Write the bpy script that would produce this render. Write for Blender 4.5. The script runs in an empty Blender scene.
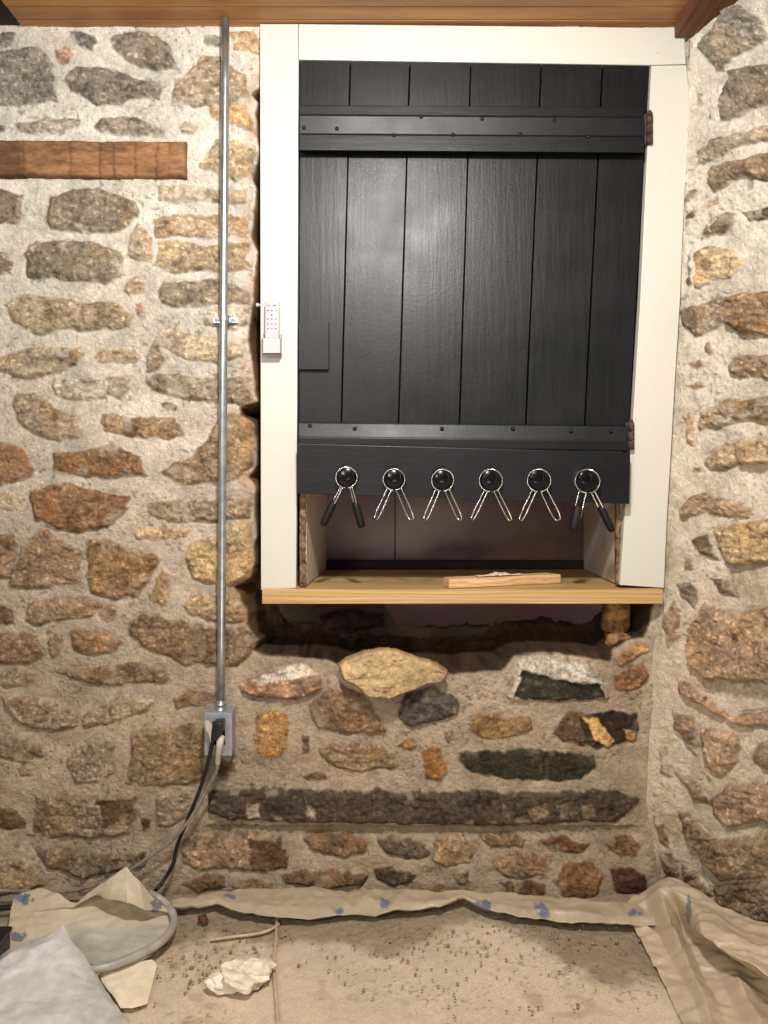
import bpy, bmesh, math, random
import numpy as np
from mathutils import Vector, Matrix

# ------------------------------------------------------------------ camera model
F, VX, VY, D0 = 750.0, 378.0, 483.0, 1.65
ZC = 0.8954
ZCEIL = 1.898
scene = bpy.context.scene
COL = scene.collection
scene.view_settings.view_transform = 'Standard'
scene.view_settings.look = 'None'

def W(px, py, Y=0.0):
    d = D0 + Y
    return Vector(((px-VX)/F*d, Y, ZC-(py-VY)/F*d))
def FL(px, py, z=0.0):
    d = (ZC-z)*F/(py-VY)
    return Vector(((px-VX)/F*d, d-D0, z))

cd = bpy.data.cameras.new('camera'); cam = bpy.data.objects.new('camera', cd); COL.objects.link(cam)
cam.location = (0, -D0, ZC); cam.rotation_euler = (math.pi/2, 0, 0)
cd.sensor_width = 36; cd.sensor_fit = 'AUTO'; cd.lens = F/1024*36
cd.shift_x = (384-VX)/1024; cd.shift_y = -(512-VY)/1024
cd.clip_start = 0.02
scene.camera = cam

def lin(c):
    c = np.asarray(c, float)/255.0
    return np.where(c <= .04045, c/12.92, ((c+.055)/1.055)**2.4)
def rgba(c): return tuple(lin(c)) + (1.0,)

# ------------------------------------------------------------------ numpy noise
_rt = np.random.RandomState(7).rand(256, 256)
def vn(x, y, seed=0):
    x = np.asarray(x, float)+seed*37.3; y = np.asarray(y, float)+seed*91.7
    xi = np.floor(x).astype(int); yi = np.floor(y).astype(int)
    fx = x-xi; fy = y-yi
    fx = fx*fx*(3-2*fx); fy = fy*fy*(3-2*fy)
    a = _rt[xi & 255, yi & 255]; b = _rt[(xi+1) & 255, yi & 255]
    c = _rt[xi & 255, (yi+1) & 255]; d = _rt[(xi+1) & 255, (yi+1) & 255]
    return (a*(1-fx)+b*fx)*(1-fy)+(c*(1-fx)+d*fx)*fy
def fbm(x, y, s, o=4, seed=0, gain=.5):
    t = 0; a = 1; n = 0
    for i in range(o):
        t = t + a*(vn(x/s*2**i, y/s*2**i, seed+i*3)-.5)*2; n += a; a *= gain
    return t/n
def ridge(x, y, s, o=3, seed=0):
    t = 0; a = 1; n = 0
    for i in range(o):
        t = t + a*(1-np.abs(vn(x/s*2**i, y/s*2**i, seed+i*5)-.5)*4); n += a; a *= .5
    return t/n
def sst(a, b, x):
    t = np.clip((x-a)/(b-a), 0, 1); return t*t*(3-2*t)

def sdpoly(px, py, P):                      # positive inside
    P = np.asarray(P, float); n = len(P)
    d = np.full(px.shape, 1e18); ins = np.zeros(px.shape, bool)
    for i in range(n):
        a = P[i]; b = P[(i+1) % n]; e = b-a
        wx = px-a[0]; wy = py-a[1]
        t = np.clip((wx*e[0]+wy*e[1])/(e@e+1e-9), 0, 1)
        d = np.minimum(d, (wx-e[0]*t)**2+(wy-e[1]*t)**2)
        if a[1] != b[1]:
            c = ((a[1] > py) != (b[1] > py)) & (px < (b[0]-a[0])*(py-a[1])/(b[1]-a[1])+a[0])
            ins ^= c
    d = np.sqrt(d)
    return np.where(ins, d, -d)

# ------------------------------------------------------------------ stones traced (wall pixels, 2.2 mm each)
# outline ; r g b ; bulge(mm)
BACK = """
0,31 14,31 16,37 15,46 0,49;140,134,126;6
-20,56 20,48 44,49 54,64 57,101 30,107 -20,107;138,131,122;10
56,50 66,47 74,54 75,61 66,68 58,63;188,152,126;4
69,30 80,29 96,38 97,45 91,50 80,46 71,41;122,117,114;6
110,41 124,33 140,30 160,33 173,49 178,70 156,70 126,61 113,52;145,134,121;8
64,81 81,66 108,68 161,85 157,98 129,101 98,104 71,91;132,122,112;9
169,105 176,81 200,56 220,57 246,75 250,95 235,104 196,108;172,156,134;7
203,36 214,35 222,37 222,48 210,48 204,44;172,166,152;4
230,30 256,28 258,52 232,50;190,160,120;4
15,123 40,121 68,118 81,119 80,127 51,134 17,132;166,153,140;5
93,128 103,117 135,118 166,130 167,136 135,137 101,135;165,153,138;6
179,127 186,122 202,127 198,136 184,133;188,172,147;4
-3,124 7,126 5,133 -3,134;130,120,110;4
200,166 217,141 237,140 254,152 255,175 237,183 217,174;184,162,124;10
206,104 223,103 247,103 254,132 230,125 214,118;190,158,112;6
-20,184 24,193 25,210 20,225 -20,227;134,118,100;8
46,222 49,197 74,188 101,189 137,203 139,217 122,233 88,233 52,228;145,132,112;10
157,186 176,184 217,190 249,190 246,203 203,201 173,206 162,199;175,155,124;7
154,220 169,216 217,213 245,217 246,238 156,237;170,146,114;5
128,240 139,224 152,237 153,262 140,262 128,255;168,152,130;4
27,253 33,243 60,240 92,241 122,251 125,275 105,284 60,280 27,277;134,122,102;10
-15,248 8,252 14,263 12,273 -15,274;122,106,90;7
158,240 175,241 217,243 250,243 250,270 230,273 175,272 155,265 160,250;172,150,114;7
123,291 127,277 144,277 144,291 129,296;160,142,115;5
135,304 144,301 148,318 142,321 136,316;165,125,95;4
159,291 162,280 190,282 217,280 249,291 252,303 217,306 173,308 162,303;145,132,112;8
3,304 20,294 47,296 85,304 118,304 135,316 130,329 85,330 64,330 37,336 14,325;158,142,116;9
-5,362 7,352 51,346 81,348 88,355 68,369 27,379 3,370;154,138,110;8
96,358 105,348 135,347 139,355 135,362 98,364;168,150,121;5
154,338 168,360 159,370 146,372 146,355;168,150,125;5
156,333 176,326 203,338 220,338 240,345 243,355 217,363 190,360 166,348;178,160,132;5
200,314 217,308 243,308 247,322 235,330 205,326;190,180,162;7
52,387 56,377 88,377 105,382 108,397 78,400 56,398;168,157,140;6
107,375 127,374 127,389 118,399 108,392;168,152,130;5
142,379 159,373 190,375 217,377 237,375 254,392 252,406 237,402 203,401 162,394 149,391;150,136,112;9
156,402 166,401 176,408 174,413 161,408;115,98,80;3
12,402 17,392 34,394 61,409 81,416 80,436 58,440 34,435 17,419;154,135,111;9
102,423 105,413 135,416 176,418 183,436 169,441 135,436 105,431;152,123,86;8
-15,436 20,446 36,470 37,477 20,482 -15,489;142,106,70;9
52,473 52,453 81,451 115,444 142,457 151,475 115,478 78,477;128,97,60;9
159,470 190,457 217,423 234,411 249,416 257,443 256,463 237,480 203,484 176,484;155,131,96;11
32,494 51,483 78,484 98,490 127,497 124,514 108,527 78,534 58,529 34,519;138,101,64;11
-10,497 15,495 30,500 28,510 -10,511;175,155,125;4
146,505 169,500 217,500 249,497 251,517 217,522 169,523 152,517;150,133,108;8
134,531 139,527 190,528 186,538 152,539 135,538;180,155,120;4
-15,530 14,534 17,554 10,578 -15,582;148,119,85;8
20,544 44,527 68,539 83,554 81,582 51,587 14,588 8,582 18,560;148,122,90;9
88,541 112,541 161,556 156,571 139,597 118,599 91,592 86,575;148,117,80;11
156,578 162,570 169,575 168,598 162,608 152,600;158,131,90;5
183,558 193,541 217,531 250,521 256,565 247,578 230,587 203,582 190,578;188,161,118;9
24,612 30,598 61,595 91,597 102,605 91,617 61,620 37,626 25,620;152,128,97;8
-10,605 13,608 14,625 -10,627;112,86,65;7
102,603 118,606 120,615 108,621 98,616;155,130,100;4
183,605 193,595 217,597 237,595 247,612 244,622 217,624 190,614;168,146,112;8
127,622 142,613 176,619 217,629 244,626 258,642 250,655 237,666 217,665 183,664 146,648 132,636;134,110,80;11
-20,632 37,634 44,656 30,664 -20,665;134,107,80;9
46,642 54,634 64,636 63,649 56,659 48,652;148,121,88;6
69,632 78,627 105,631 125,642 115,651 91,654 74,651;142,111,75;8
50,670 98,664 142,662 166,670 169,683 135,685 101,686 70,678;130,108,82;8
172,698 190,690 217,691 218,704 176,710;142,116,86;5
-5,671 20,668 38,672 36,686 5,688;152,131,105;7
3,697 27,696 61,700 80,712 76,728 45,730 20,722 5,708;152,131,105;14
80,717 118,698 156,697 150,711 105,725 82,730;166,145,115;10
76,747 99,736 116,743 114,773 104,781 78,781 70,762;148,130,106;8
135,731 167,726 204,722 205,781 161,785 128,783 133,752;138,116,82;8
37,791 73,787 100,790 141,796 140,815 130,832 86,837 50,837 36,831;142,123,98;10
97,797 141,795 135,815 105,825;98,76,50;2
-10,801 16,804 29,817 28,826 -10,826;112,90,60;6
20,765 29,758 36,768 33,775 24,775;168,147,120;8
-10,733 16,732 40,740 45,755 25,760 -10,752;142,123,98;8
158,792 192,789 192,812 180,825 160,826;152,131,105;6
145,817 154,817 154,828 146,828;98,80,58;3
34,846 80,845 100,848 156,848 146,864 91,872 52,867;132,113,90;10
-10,856 21,854 42,867 52,880 26,887 -10,893;162,139,105;10
240,685 249,677 300,663 321,677 323,689 294,700 255,699 241,693;165,128,95;14
249,679 300,663 318,674 300,676 262,684;212,196,180;3
308,704 337,683 368,699 386,722 388,730 349,733 318,728;135,108,78;13
398,710 407,693 431,686 460,699 458,714 439,720 411,728 398,720;94,84,76;14
257,714 279,711 288,716 289,745 279,757 259,757 255,742;166,124,68;4
302,732 310,734 309,751 303,752;120,95,70;3
316,747 337,742 376,742 396,753 398,767 361,773 333,767 320,757;142,119,90;6
396,744 415,734 417,749 409,753;162,120,60;3
445,730 454,727 458,738 450,744;125,100,75;3
423,753 433,744 443,747 447,773 439,783 425,777;142,100,44;4
470,717 491,712 532,717 534,729 519,737 488,739 472,733;142,108,60;5
457,751 530,748 593,754 595,768 581,780 507,779 470,773 460,762;60,58,42;5
505,697 519,657 546,655 585,664 603,680 608,699 577,701 534,701;192,182,166;20
509,694 523,670 540,671 566,680 600,684 607,698 577,701 534,701;54,56,40;2
612,676 624,670 644,662 650,676 636,690 616,692;140,98,58;8
614,659 620,649 640,641 650,651 636,660 620,665;192,142,82;10
552,733 562,713 581,711 590,730 585,745 562,741;104,78,60;5
578,713 636,711 640,729 632,741 597,748 583,740;54,45,38;5
577,713 597,719 614,741 605,748 591,737 587,723;204,152,80;4
622,729 636,729 638,739 626,741;182,136,80;4
208,790 240,786 300,788 400,789 500,790 600,790 630,795 644,800 632,812 615,822 540,824 400,824 300,822 230,820 208,812;84,70,57;15
246,800 258,799 262,815 250,818;176,158,136;1
306,800 315,806 316,816 308,814;176,158,136;1
500,800 512,806 508,820 500,815;128,112,92;1
524,806 545,800 548,814 530,820;130,112,90;1
552,802 570,800 566,818 556,818;124,108,88;1
580,803 592,800 600,816 584,818;128,110,88;1
186,838 210,833 245,832 280,838 288,855 285,866 255,868 200,868 182,862;152,126,95;13
247,838 280,838 288,855 285,866 255,867 250,850;98,76,56;2
303,836 318,832 345,836 368,840 366,852 345,858 325,855 310,848;125,97,68;8
375,838 390,834 425,842 430,855 410,858 385,852;98,86,74;7
280,872 300,867 350,868 368,873 360,884 310,885 285,880;115,89,63;9
372,866 390,863 412,868 408,880 390,883 376,878;86,72,58;6
432,842 440,834 465,832 478,845 470,862 445,865 433,860;152,126,90;7
478,832 510,830 525,838 520,845 490,845;130,104,74;6
537,840 553,835 590,845 583,852 548,850;108,72,48;6
610,838 630,835 641,846 637,855 620,856 602,845;122,90,54;6
490,858 505,848 525,850 550,858 540,872 515,876 495,870;142,116,90;7
497,878 530,876 545,882 540,893 510,893;108,78,58;6
560,862 590,858 600,872 592,895 562,895 552,880;130,94,58;8
606,866 620,862 643,870 643,888 626,893 608,886;92,57,45;8
453,872 468,870 470,880 458,882;98,73,52;4
400,868 418,870 412,880 400,878;94,78,60;4
182,880 200,872 225,874 228,885 200,890;118,92,62;8
220,757 232,760 237,770 225,778 218,776;112,82,52;4
300,773 315,770 330,775 325,781 305,780;120,97,70;3
420,885 440,880 470,886 465,896 430,896;120,96,70;6
230,878 260,874 275,880 268,890 240,890;135,110,82;6
"""
RIGHT = """
698,45 715,25 727,8 740,5 760,15 768,25 768,38 750,48 735,54 725,70 715,69 703,54;152,143,131;10
719,122 722,95 732,70 750,65 790,60 790,102 752,110 735,117;142,129,112;12
688,58 691,38 694,42 691,60;160,140,120;3
697,107 699,90 705,93 702,105;140,128,110;4
707,120 708,108 712,118;140,128,110;3
697,167 699,152 710,140 740,132 790,118 790,137 740,147 715,162;168,154,132;8
707,185 710,172 727,162 748,159 790,145 790,186 750,178 735,181 715,192;142,123,97;12
685,203 690,191 699,188 699,194 690,202;150,125,100;5
685,225 688,214 699,207 695,216;120,105,92;5
697,240 703,230 717,219 730,210 740,212 735,228 725,234 705,236;142,126,104;9
741,210 790,204 790,216 748,220;116,98,76;7
709,208 711,200 721,195 721,203;192,162,136;3
694,285 695,255 710,245 740,252 745,265 735,278 715,280 702,288;204,172,124;6
686,286 688,262 692,250 690,286;120,105,90;3
681,312 700,303 722,293 728,295 727,322 710,330 695,339 684,325;152,131,102;10
681,312 696,304 702,315 700,330 695,339 684,325;120,105,86;3
728,295 790,290 790,338 742,333 728,326;152,121,82;12
704,343 712,339 716,348 709,354;150,118,82;6
686,365 700,360 708,365 698,370;150,120,88;5
689,385 699,380 704,386 695,390;140,115,85;5
729,362 738,354 790,352 790,382 755,378 740,380 728,372;152,133,110;10
699,408 715,405 730,398 790,395 790,424 740,421 725,425 700,430;158,137,106;9
702,460 712,447 730,437 790,432 790,467 740,466 707,469;184,158,120;14
682,415 690,408 697,430 694,445 686,440;182,152,115;5
691,465 699,465 699,471 691,470;150,120,85;4
678,510 690,495 703,492 740,500 751,507 748,517 728,515 710,510 690,515 681,520;168,141,108;12
717,528 735,522 790,515 790,560 740,565 725,562 718,545;192,162,114;14
694,538 710,535 713,550 718,558 703,553;112,88,66;6
685,555 692,558 694,570 686,571;165,140,105;4
678,585 690,582 699,590 694,607 682,597;136,118,98;7
711,577 727,579 734,590 738,599 722,593;130,111,88;7
687,645 690,625 705,602 718,607 745,610 795,600 795,683 740,681 708,680 692,665;168,137,102;22
666,620 675,598 682,610 680,640 667,648;168,141,110;6
677,677 690,682 712,700 735,715 795,705 795,725 740,727 720,716 700,705 680,695;162,131,98;14
674,710 694,718 699,761 684,748 674,728;142,121,94;8
699,728 737,733 742,761 724,776 704,768 700,750;178,147,112;11
752,761 757,746 770,733 795,735 795,770 765,768;147,126,98;11
672,768 696,779 717,809 694,799;150,125,95;9
712,801 727,784 795,776 795,822 727,827 714,814;163,134,100;14
712,840 790,830 795,875 722,881 702,862;148,123,92;14
658,743 666,748 674,776 661,771;152,133,110;5
676,809 689,812 717,837 702,857 684,835;152,126,98;10
714,885 795,880 795,930 737,916 714,900;147,123,95;10
679,862 699,875 712,895 686,888;142,119,92;7
651,822 663,824 671,847 658,842;145,110,80;5
658,850 671,852 677,878 666,878;138,106,78;5
"""
def parse(s):
    out = []
    for l in s.strip().splitlines():
        p, c, h = l.split(';')
        out.append(([tuple(map(float, q.split(','))) for q in p.split()], tuple(map(float, c.split(','))), float(h)/1000))
    return out
BACK = parse(BACK); RIGHT = parse(RIGHT)

def random_stones(x0, x1, y0, y1, seed, xs=1.0):
    r = random.Random(seed); out = []
    y = y0
    while y < y1:
        h = r.uniform(24, 48); x = x0+r.uniform(-40, 0)*xs
        while x < x1:
            w = r.uniform(45, 110)*xs; cx, cy = x+w/2, y+h/2+r.uniform(-5, 5)
            hw, hh = w*.43, h*.38; P = []
            for k in range(9):
                a = k/9*math.tau+r.uniform(-.2, .2)
                P.append((cx+hw*max(-1, min(1, math.cos(a)*1.25))*r.uniform(.85, 1), cy+hh*max(-1, min(1, math.sin(a)*1.3))*r.uniform(.8, 1)))
            g = r.uniform(-18, 18)
            t = (cy-y0)/(y1-y0)
            c = (158-14*t+g, 142-22*t+g, 118-28*t+g)
            if min(p[0] for p in P) > x0 and max(p[0] for p in P) < x1: out.append((P, c, r.uniform(.006, .012)))
            x += w
        y += h
    return out

def stone_field(px, py, stones, seed=0, lowc=(188, 169, 144), sat=.80):
    """height (m, out of wall) and colour for arrays of wall coordinates (pixels)"""
    # mortar
    H = .0050*fbm(px, py, 46, 3, seed+1)+.0036*fbm(px, py, 14, 3, seed+2)+.0017*fbm(px, py, 4.2, 3, seed+3)
    H = H+.0022*ridge(px+py*.5, py, 20, 3, seed+13)*sst(.35, .7, vn(px/55, py/40, seed+14))
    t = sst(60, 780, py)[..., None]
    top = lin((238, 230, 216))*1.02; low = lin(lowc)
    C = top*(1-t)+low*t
    v = fbm(px, py, 40, 3, seed+4)[..., None]
    C = C*(1+.26*v)
    C = C*(1+.22*fbm(px, py, 13, 3, seed+15)[..., None]+.20*fbm(px, py, 3.4, 2, seed+5)[..., None])
    pit = sst(.76, .88, vn(px/3.3, py/2.8, seed+16))*sst(.35, .75, vn(px/38, py/30, seed+17))
    C = C*(1-.42*pit[..., None]); H = H-.0022*pit
    stain = sst(.1, .7, fbm(px*.8, py, 34, 3, seed+18))[..., None]*(.15+.55*t)
    C = C*(1-stain*np.array([.25, .33, .42]))
    wx = px+3.4*fbm(px, py, 24, 2, seed+6)+1.9*fbm(px, py, 8, 2, seed+7)
    wy = py+2.6*fbm(px, py, 24, 2, seed+8)+1.6*fbm(px, py, 8, 2, seed+9)
    base = H.copy()
    rs = np.random.RandomState(seed+11)
    for P, c, h in stones:
        xs = [p[0] for p in P]; ys = [p[1] for p in P]
        a, b, g, rot, off = rs.uniform(-1, 1, 5)
        m = (px > min(xs)-9) & (px < max(xs)+9) & (py > min(ys)-9) & (py < max(ys)+9)
        if not m.any(): continue
        x = wx[m]; y = wy[m]
        sd = sdpoly(x, y, P)
        rough = fbm(px[m], py[m], 11, 4, seed+20)
        e = min(5.0, 2.2+h*300)
        prof = sst(-1.2, e, sd)
        cx = sum(xs)/len(xs); cy = sum(ys)/len(ys); wdt = max(xs)-min(xs)+1; hgt = max(ys)-min(ys)+1
        tilt = (a*(px[m]-cx)/wdt+.5*b*(py[m]-cy)/hgt)*h*.7
        cr = ridge(px[m]+off*300, py[m]*1.7, 24, 3, seed+30)
        q_ = min(1, h*150)
        step = np.abs(((px[m]*(.5+a)+py[m]*(1.2+b)+9*rough)/19) % 1-.5)
        fine = fbm(px[m], py[m]*1.4, 4.5, 3, seed+21)
        hs = prof*(h+tilt+.0075*rough*q_+.0022*fine*q_-.0040*np.clip(cr-.45, 0, 1)*2*q_+.0045*(step-.25)*q_)
        lower = sst(-.3*hgt, .5*hgt, py[m]-cy)
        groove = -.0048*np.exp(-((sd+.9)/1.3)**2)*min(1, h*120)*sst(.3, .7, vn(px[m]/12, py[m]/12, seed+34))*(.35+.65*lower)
        if h <= .0035: groove = groove*0; hs = prof*h
        H[m] = H[m]*(1-.5*prof)+hs+groove
        al = sst(-.9, 1.5, sd-.2+2.0*fbm(px[m], py[m], 6, 3, seed+40))[..., None]
        col = lin(c); lum = col@np.array([.21, .72, .07]); col = (lum+(col-lum)*sat)*(1.26 if lum > .06 else 1.1)*np.array([1.03, 1.0, .95])
        fr = fbm(px[m]+200*off, py[m], 17, 3, seed+41)[..., None]
        fr2 = fbm(px[m], py[m], 3.0, 2, seed+42)[..., None]
        fr3 = fbm(px[m], py[m]*2.2, 7, 3, seed+43)[..., None]
        cc = col*(1+.50*fr+.36*fr2+.46*fr3)
        spk = sst(.70, .85, vn(px[m]/2.1, py[m]/1.9, seed+46))[..., None]; cc = cc*(1-.35*spk)
        spk = sst(.74, .88, vn(px[m]/2.6, py[m]/2.2, seed+47))[..., None]*.7; cc = cc*(1+spk)
        warm = np.array([1.08, .98, .84])
        k = np.clip(fbm(px[m], py[m]+off*99, 26, 2, seed+44)[..., None]*1.6, 0, 1)
        cc = cc*(1-k)+cc*warm*k
        smear = sst(.25, .6, fbm(px[m], py[m], 15, 3, seed+45))[..., None]*(.6 if lum > .06 else .22)*sst(16, 2, sd)[..., None]
        cc = cc*(1-smear)+C[m]*smear
        cr2 = sst(.82, .97, cr)[..., None]*.5
        cc = cc*(1-cr2)
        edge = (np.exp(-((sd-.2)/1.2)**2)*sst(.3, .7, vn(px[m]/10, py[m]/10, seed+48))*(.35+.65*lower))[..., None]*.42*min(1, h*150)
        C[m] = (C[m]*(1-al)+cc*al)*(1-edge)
    return H, np.clip(C, .002, 1)

# ------------------------------------------------------------------ materials
MATS = {}
def newmat(name):
    m = bpy.data.materials.new(name); m.use_nodes = True
    nt = m.node_tree; b = nt.nodes['Principled BSDF']; MATS[name] = m
    return m, nt, b
def N(nt, t, **k):
    n = nt.nodes.new(t)
    for a, v in k.items():
        if a in n.inputs.keys(): n.inputs[a].default_value = v
        else: setattr(n, a, v)
    return n
def noise_mix(nt, b, c1, c2, scale=(1, 1, 1), ns=10, detail=6, lo=.35, hi=.65, rough=.6, coord='Object'):
    tc = N(nt, 'ShaderNodeTexCoord'); mp = N(nt, 'ShaderNodeMapping'); mp.inputs['Scale'].default_value = scale
    nt.links.new(tc.outputs[coord], mp.inputs['Vector'])
    no = N(nt, 'ShaderNodeTexNoise'); no.inputs['Scale'].default_value = ns; no.inputs['Detail'].default_value = detail; no.inputs['Roughness'].default_value = rough
    nt.links.new(mp.outputs[0], no.inputs['Vector'])
    cr = N(nt, 'ShaderNodeValToRGB'); cr.color_ramp.elements[0].position = lo; cr.color_ramp.elements[1].position = hi
    cr.color_ramp.elements[0].color = rgba(c1); cr.color_ramp.elements[1].color = rgba(c2)
    nt.links.new(no.outputs['Fac'], cr.inputs['Fac'])
    if b is not None: nt.links.new(cr.outputs['Color'], b.inputs['Base Color'])
    return mp, no, cr
def bump(nt, b, src, strength=.3, dist=.002, prev=None):
    bp = N(nt, 'ShaderNodeBump'); bp.inputs['Strength'].default_value = strength; bp.inputs['Distance'].default_value = dist
    nt.links.new(src, bp.inputs['Height'])
    if prev: nt.links.new(prev.outputs[0], bp.inputs['Normal'])
    nt.links.new(bp.outputs[0], b.inputs['Normal'])
    return bp
def simple(name, c1, c2=None, rough=.5, metal=0, scale=(1, 1, 1), ns=20, bs=.15, bd=.001, lo=.35, hi=.65, spec=.5):
    m, nt, b = newmat(name)
    c2 = c2 or tuple(max(0, v*.88) for v in c1)
    mp, no, cr = noise_mix(nt, b, c2, c1, scale, ns, lo=lo, hi=hi)
    b.inputs['Roughness'].default_value = rough; b.inputs['Metallic'].default_value = metal
    b.inputs['Specular IOR Level'].default_value = spec
    if bs: bump(nt, b, no.outputs['Fac'], bs, bd)
    return m
def vcol_mat(name, rough=.9, bs=.5, bd=.0015, ns=420, spec=.3, var=.18):
    m, nt, b = newmat(name)
    at = N(nt, 'ShaderNodeAttribute', attribute_name='Col')
    tc = N(nt, 'ShaderNodeTexCoord')
    no = N(nt, 'ShaderNodeTexNoise'); no.inputs['Scale'].default_value = ns; no.inputs['Detail'].default_value = 5; no.inputs['Roughness'].default_value = .65
    nt.links.new(tc.outputs['Object'], no.inputs['Vector'])
    mr = N(nt, 'ShaderNodeMapRange'); mr.inputs['From Min'].default_value = .3; mr.inputs['From Max'].default_value = .7
    mr.inputs['To Min'].default_value = 1-var; mr.inputs['To Max'].default_value = 1+var
    nt.links.new(no.outputs['Fac'], mr.inputs['Value'])
    mx = N(nt, 'ShaderNodeVectorMath', operation='SCALE')
    nt.links.new(at.outputs['Color'], mx.inputs[0]); nt.links.new(mr.outputs[0], mx.inputs['Scale'])
    nt.links.new(mx.outputs[0], b.inputs['Base Color'])
    b.inputs['Roughness'].default_value = rough; b.inputs['Specular IOR Level'].default_value = spec
    if bs:
        no2 = N(nt, 'ShaderNodeTexNoise'); no2.inputs['Scale'].default_value = ns*.35; no2.inputs['Detail'].default_value = 8; no2.inputs['Roughness'].default_value = .7
        nt.links.new(tc.outputs['Object'], no2.inputs['Vector'])
        bump(nt, b, no2.outputs['Fac'], bs, bd)
    return m
M_STONE = vcol_mat('stone_and_mortar', .92, 1.0, .010, 420, .2, .30)
M_FLOOR = vcol_mat('dusty_floor', .9, .7, .004, 300, .2, .18)
M_SHEET = vcol_mat('plastic_film', .42, .25, .002, 60, .45, .06)

def wood(name, c1, c2, axis, ns=14, stretch=14, rough=.55, bs=.25, knots=None, bd=.0012):
    m, nt, b = newmat(name)
    sc = [stretch, stretch, stretch]; sc[axis] = 1.0
    mp, no, cr = noise_mix(nt, b, c2, c1, tuple(sc), ns*.12, 8, .3, .7, .65)
    w = N(nt, 'ShaderNodeTexWave'); w.wave_type = 'BANDS'; w.bands_direction = 'XYZ'[(axis+2) % 3] if axis != 1 else 'X'
    w.inputs['Scale'].default_value = 1.6; w.inputs['Distortion'].default_value = 9; w.inputs['Detail'].default_value = 4; w.inputs['Detail Scale'].default_value = 1.4
    nt.links.new(mp.outputs[0], w.inputs['Vector'])
    mx = N(nt, 'ShaderNodeMix', data_type='RGBA'); mx.blend_type = 'MULTIPLY'; mx.inputs[0].default_value = .45
    cr2 = N(nt, 'ShaderNodeValToRGB'); cr2.color_ramp.elements[0].color = (.42, .36, .30, 1); cr2.color_ramp.elements[1].color = (1, 1, 1, 1)
    nt.links.new(w.outputs['Fac'], cr2.inputs['Fac'])
    nt.links.new(cr.outputs['Color'], mx.inputs[6]); nt.links.new(cr2.outputs['Color'], mx.inputs[7])
    nt.links.new(mx.outputs[2], b.inputs['Base Color'])
    b.inputs['Roughness'].default_value = rough
    bump(nt, b, no.outputs['Fac'], bs, bd)
    return m
M_PINE = wood('pine_edge', (206, 174, 118), (182, 144, 88), 0, 30, 26, .5)
M_PINETOP = wood('pine_scrap', (232, 196, 148), (205, 160, 108), 0, 20, 16, .6)
M_CEIL = wood('ceiling_boards', (192, 142, 82), (166, 114, 60), 0, 14, 9, .45)
M_BEAM = wood('brown_beam', (128, 80, 46), (84, 50, 28), 1, 24, 12, .7)
M_DARKCEIL = simple('dark_brown', (40, 28, 18), (22, 15, 10), .8)
M_HEWN = wood('hewn_timber', (140, 90, 54), (78, 48, 28), 0, 34, 12, .8, .9, bd=.006)

# black paint: brush grain down the boards
def black_paint(name, axis, c1=(20, 23, 26), c2=(10, 12, 15), rough=.38):
    m, nt, b = newmat(name)
    sc = [30, 30, 30]; sc[axis] = 2.0
    mp, no, cr = noise_mix(nt, b, c2, c1, tuple(sc), 2.5, 7, .3, .75, .65)
    tc = N(nt, 'ShaderNodeTexCoord')
    n2 = N(nt, 'ShaderNodeTexNoise'); n2.inputs['Scale'].default_value = 9; n2.inputs['Detail'].default_value = 7
    nt.links.new(tc.outputs['Object'], n2.inputs['Vector'])
    mr = N(nt, 'ShaderNodeMapRange'); mr.inputs['From Min'].default_value = .35; mr.inputs['From Max'].default_value = .7
    mr.inputs['To Min'].default_value = rough-.02; mr.inputs['To Max'].default_value = rough+.07
    nt.links.new(n2.outputs['Fac'], mr.inputs['Value']); nt.links.new(mr.outputs[0], b.inputs['Roughness'])
    bp = bump(nt, b, no.outputs['Fac'], .35, .0016)
    n3 = N(nt, 'ShaderNodeTexNoise'); n3.inputs['Scale'].default_value = 120; n3.inputs['Detail'].default_value = 4
    nt.links.new(tc.outputs['Object'], n3.inputs['Vector'])
    bump(nt, b, n3.outputs['Fac'], .18, .001, bp)
    b.inputs['Specular IOR Level'].default_value = .33
    return m
M_BLACK = black_paint('black_board_paint', 2)
M_BLACKH = black_paint('black_rail_paint', 0, (19, 21, 24), (11, 13, 15), .42)

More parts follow.
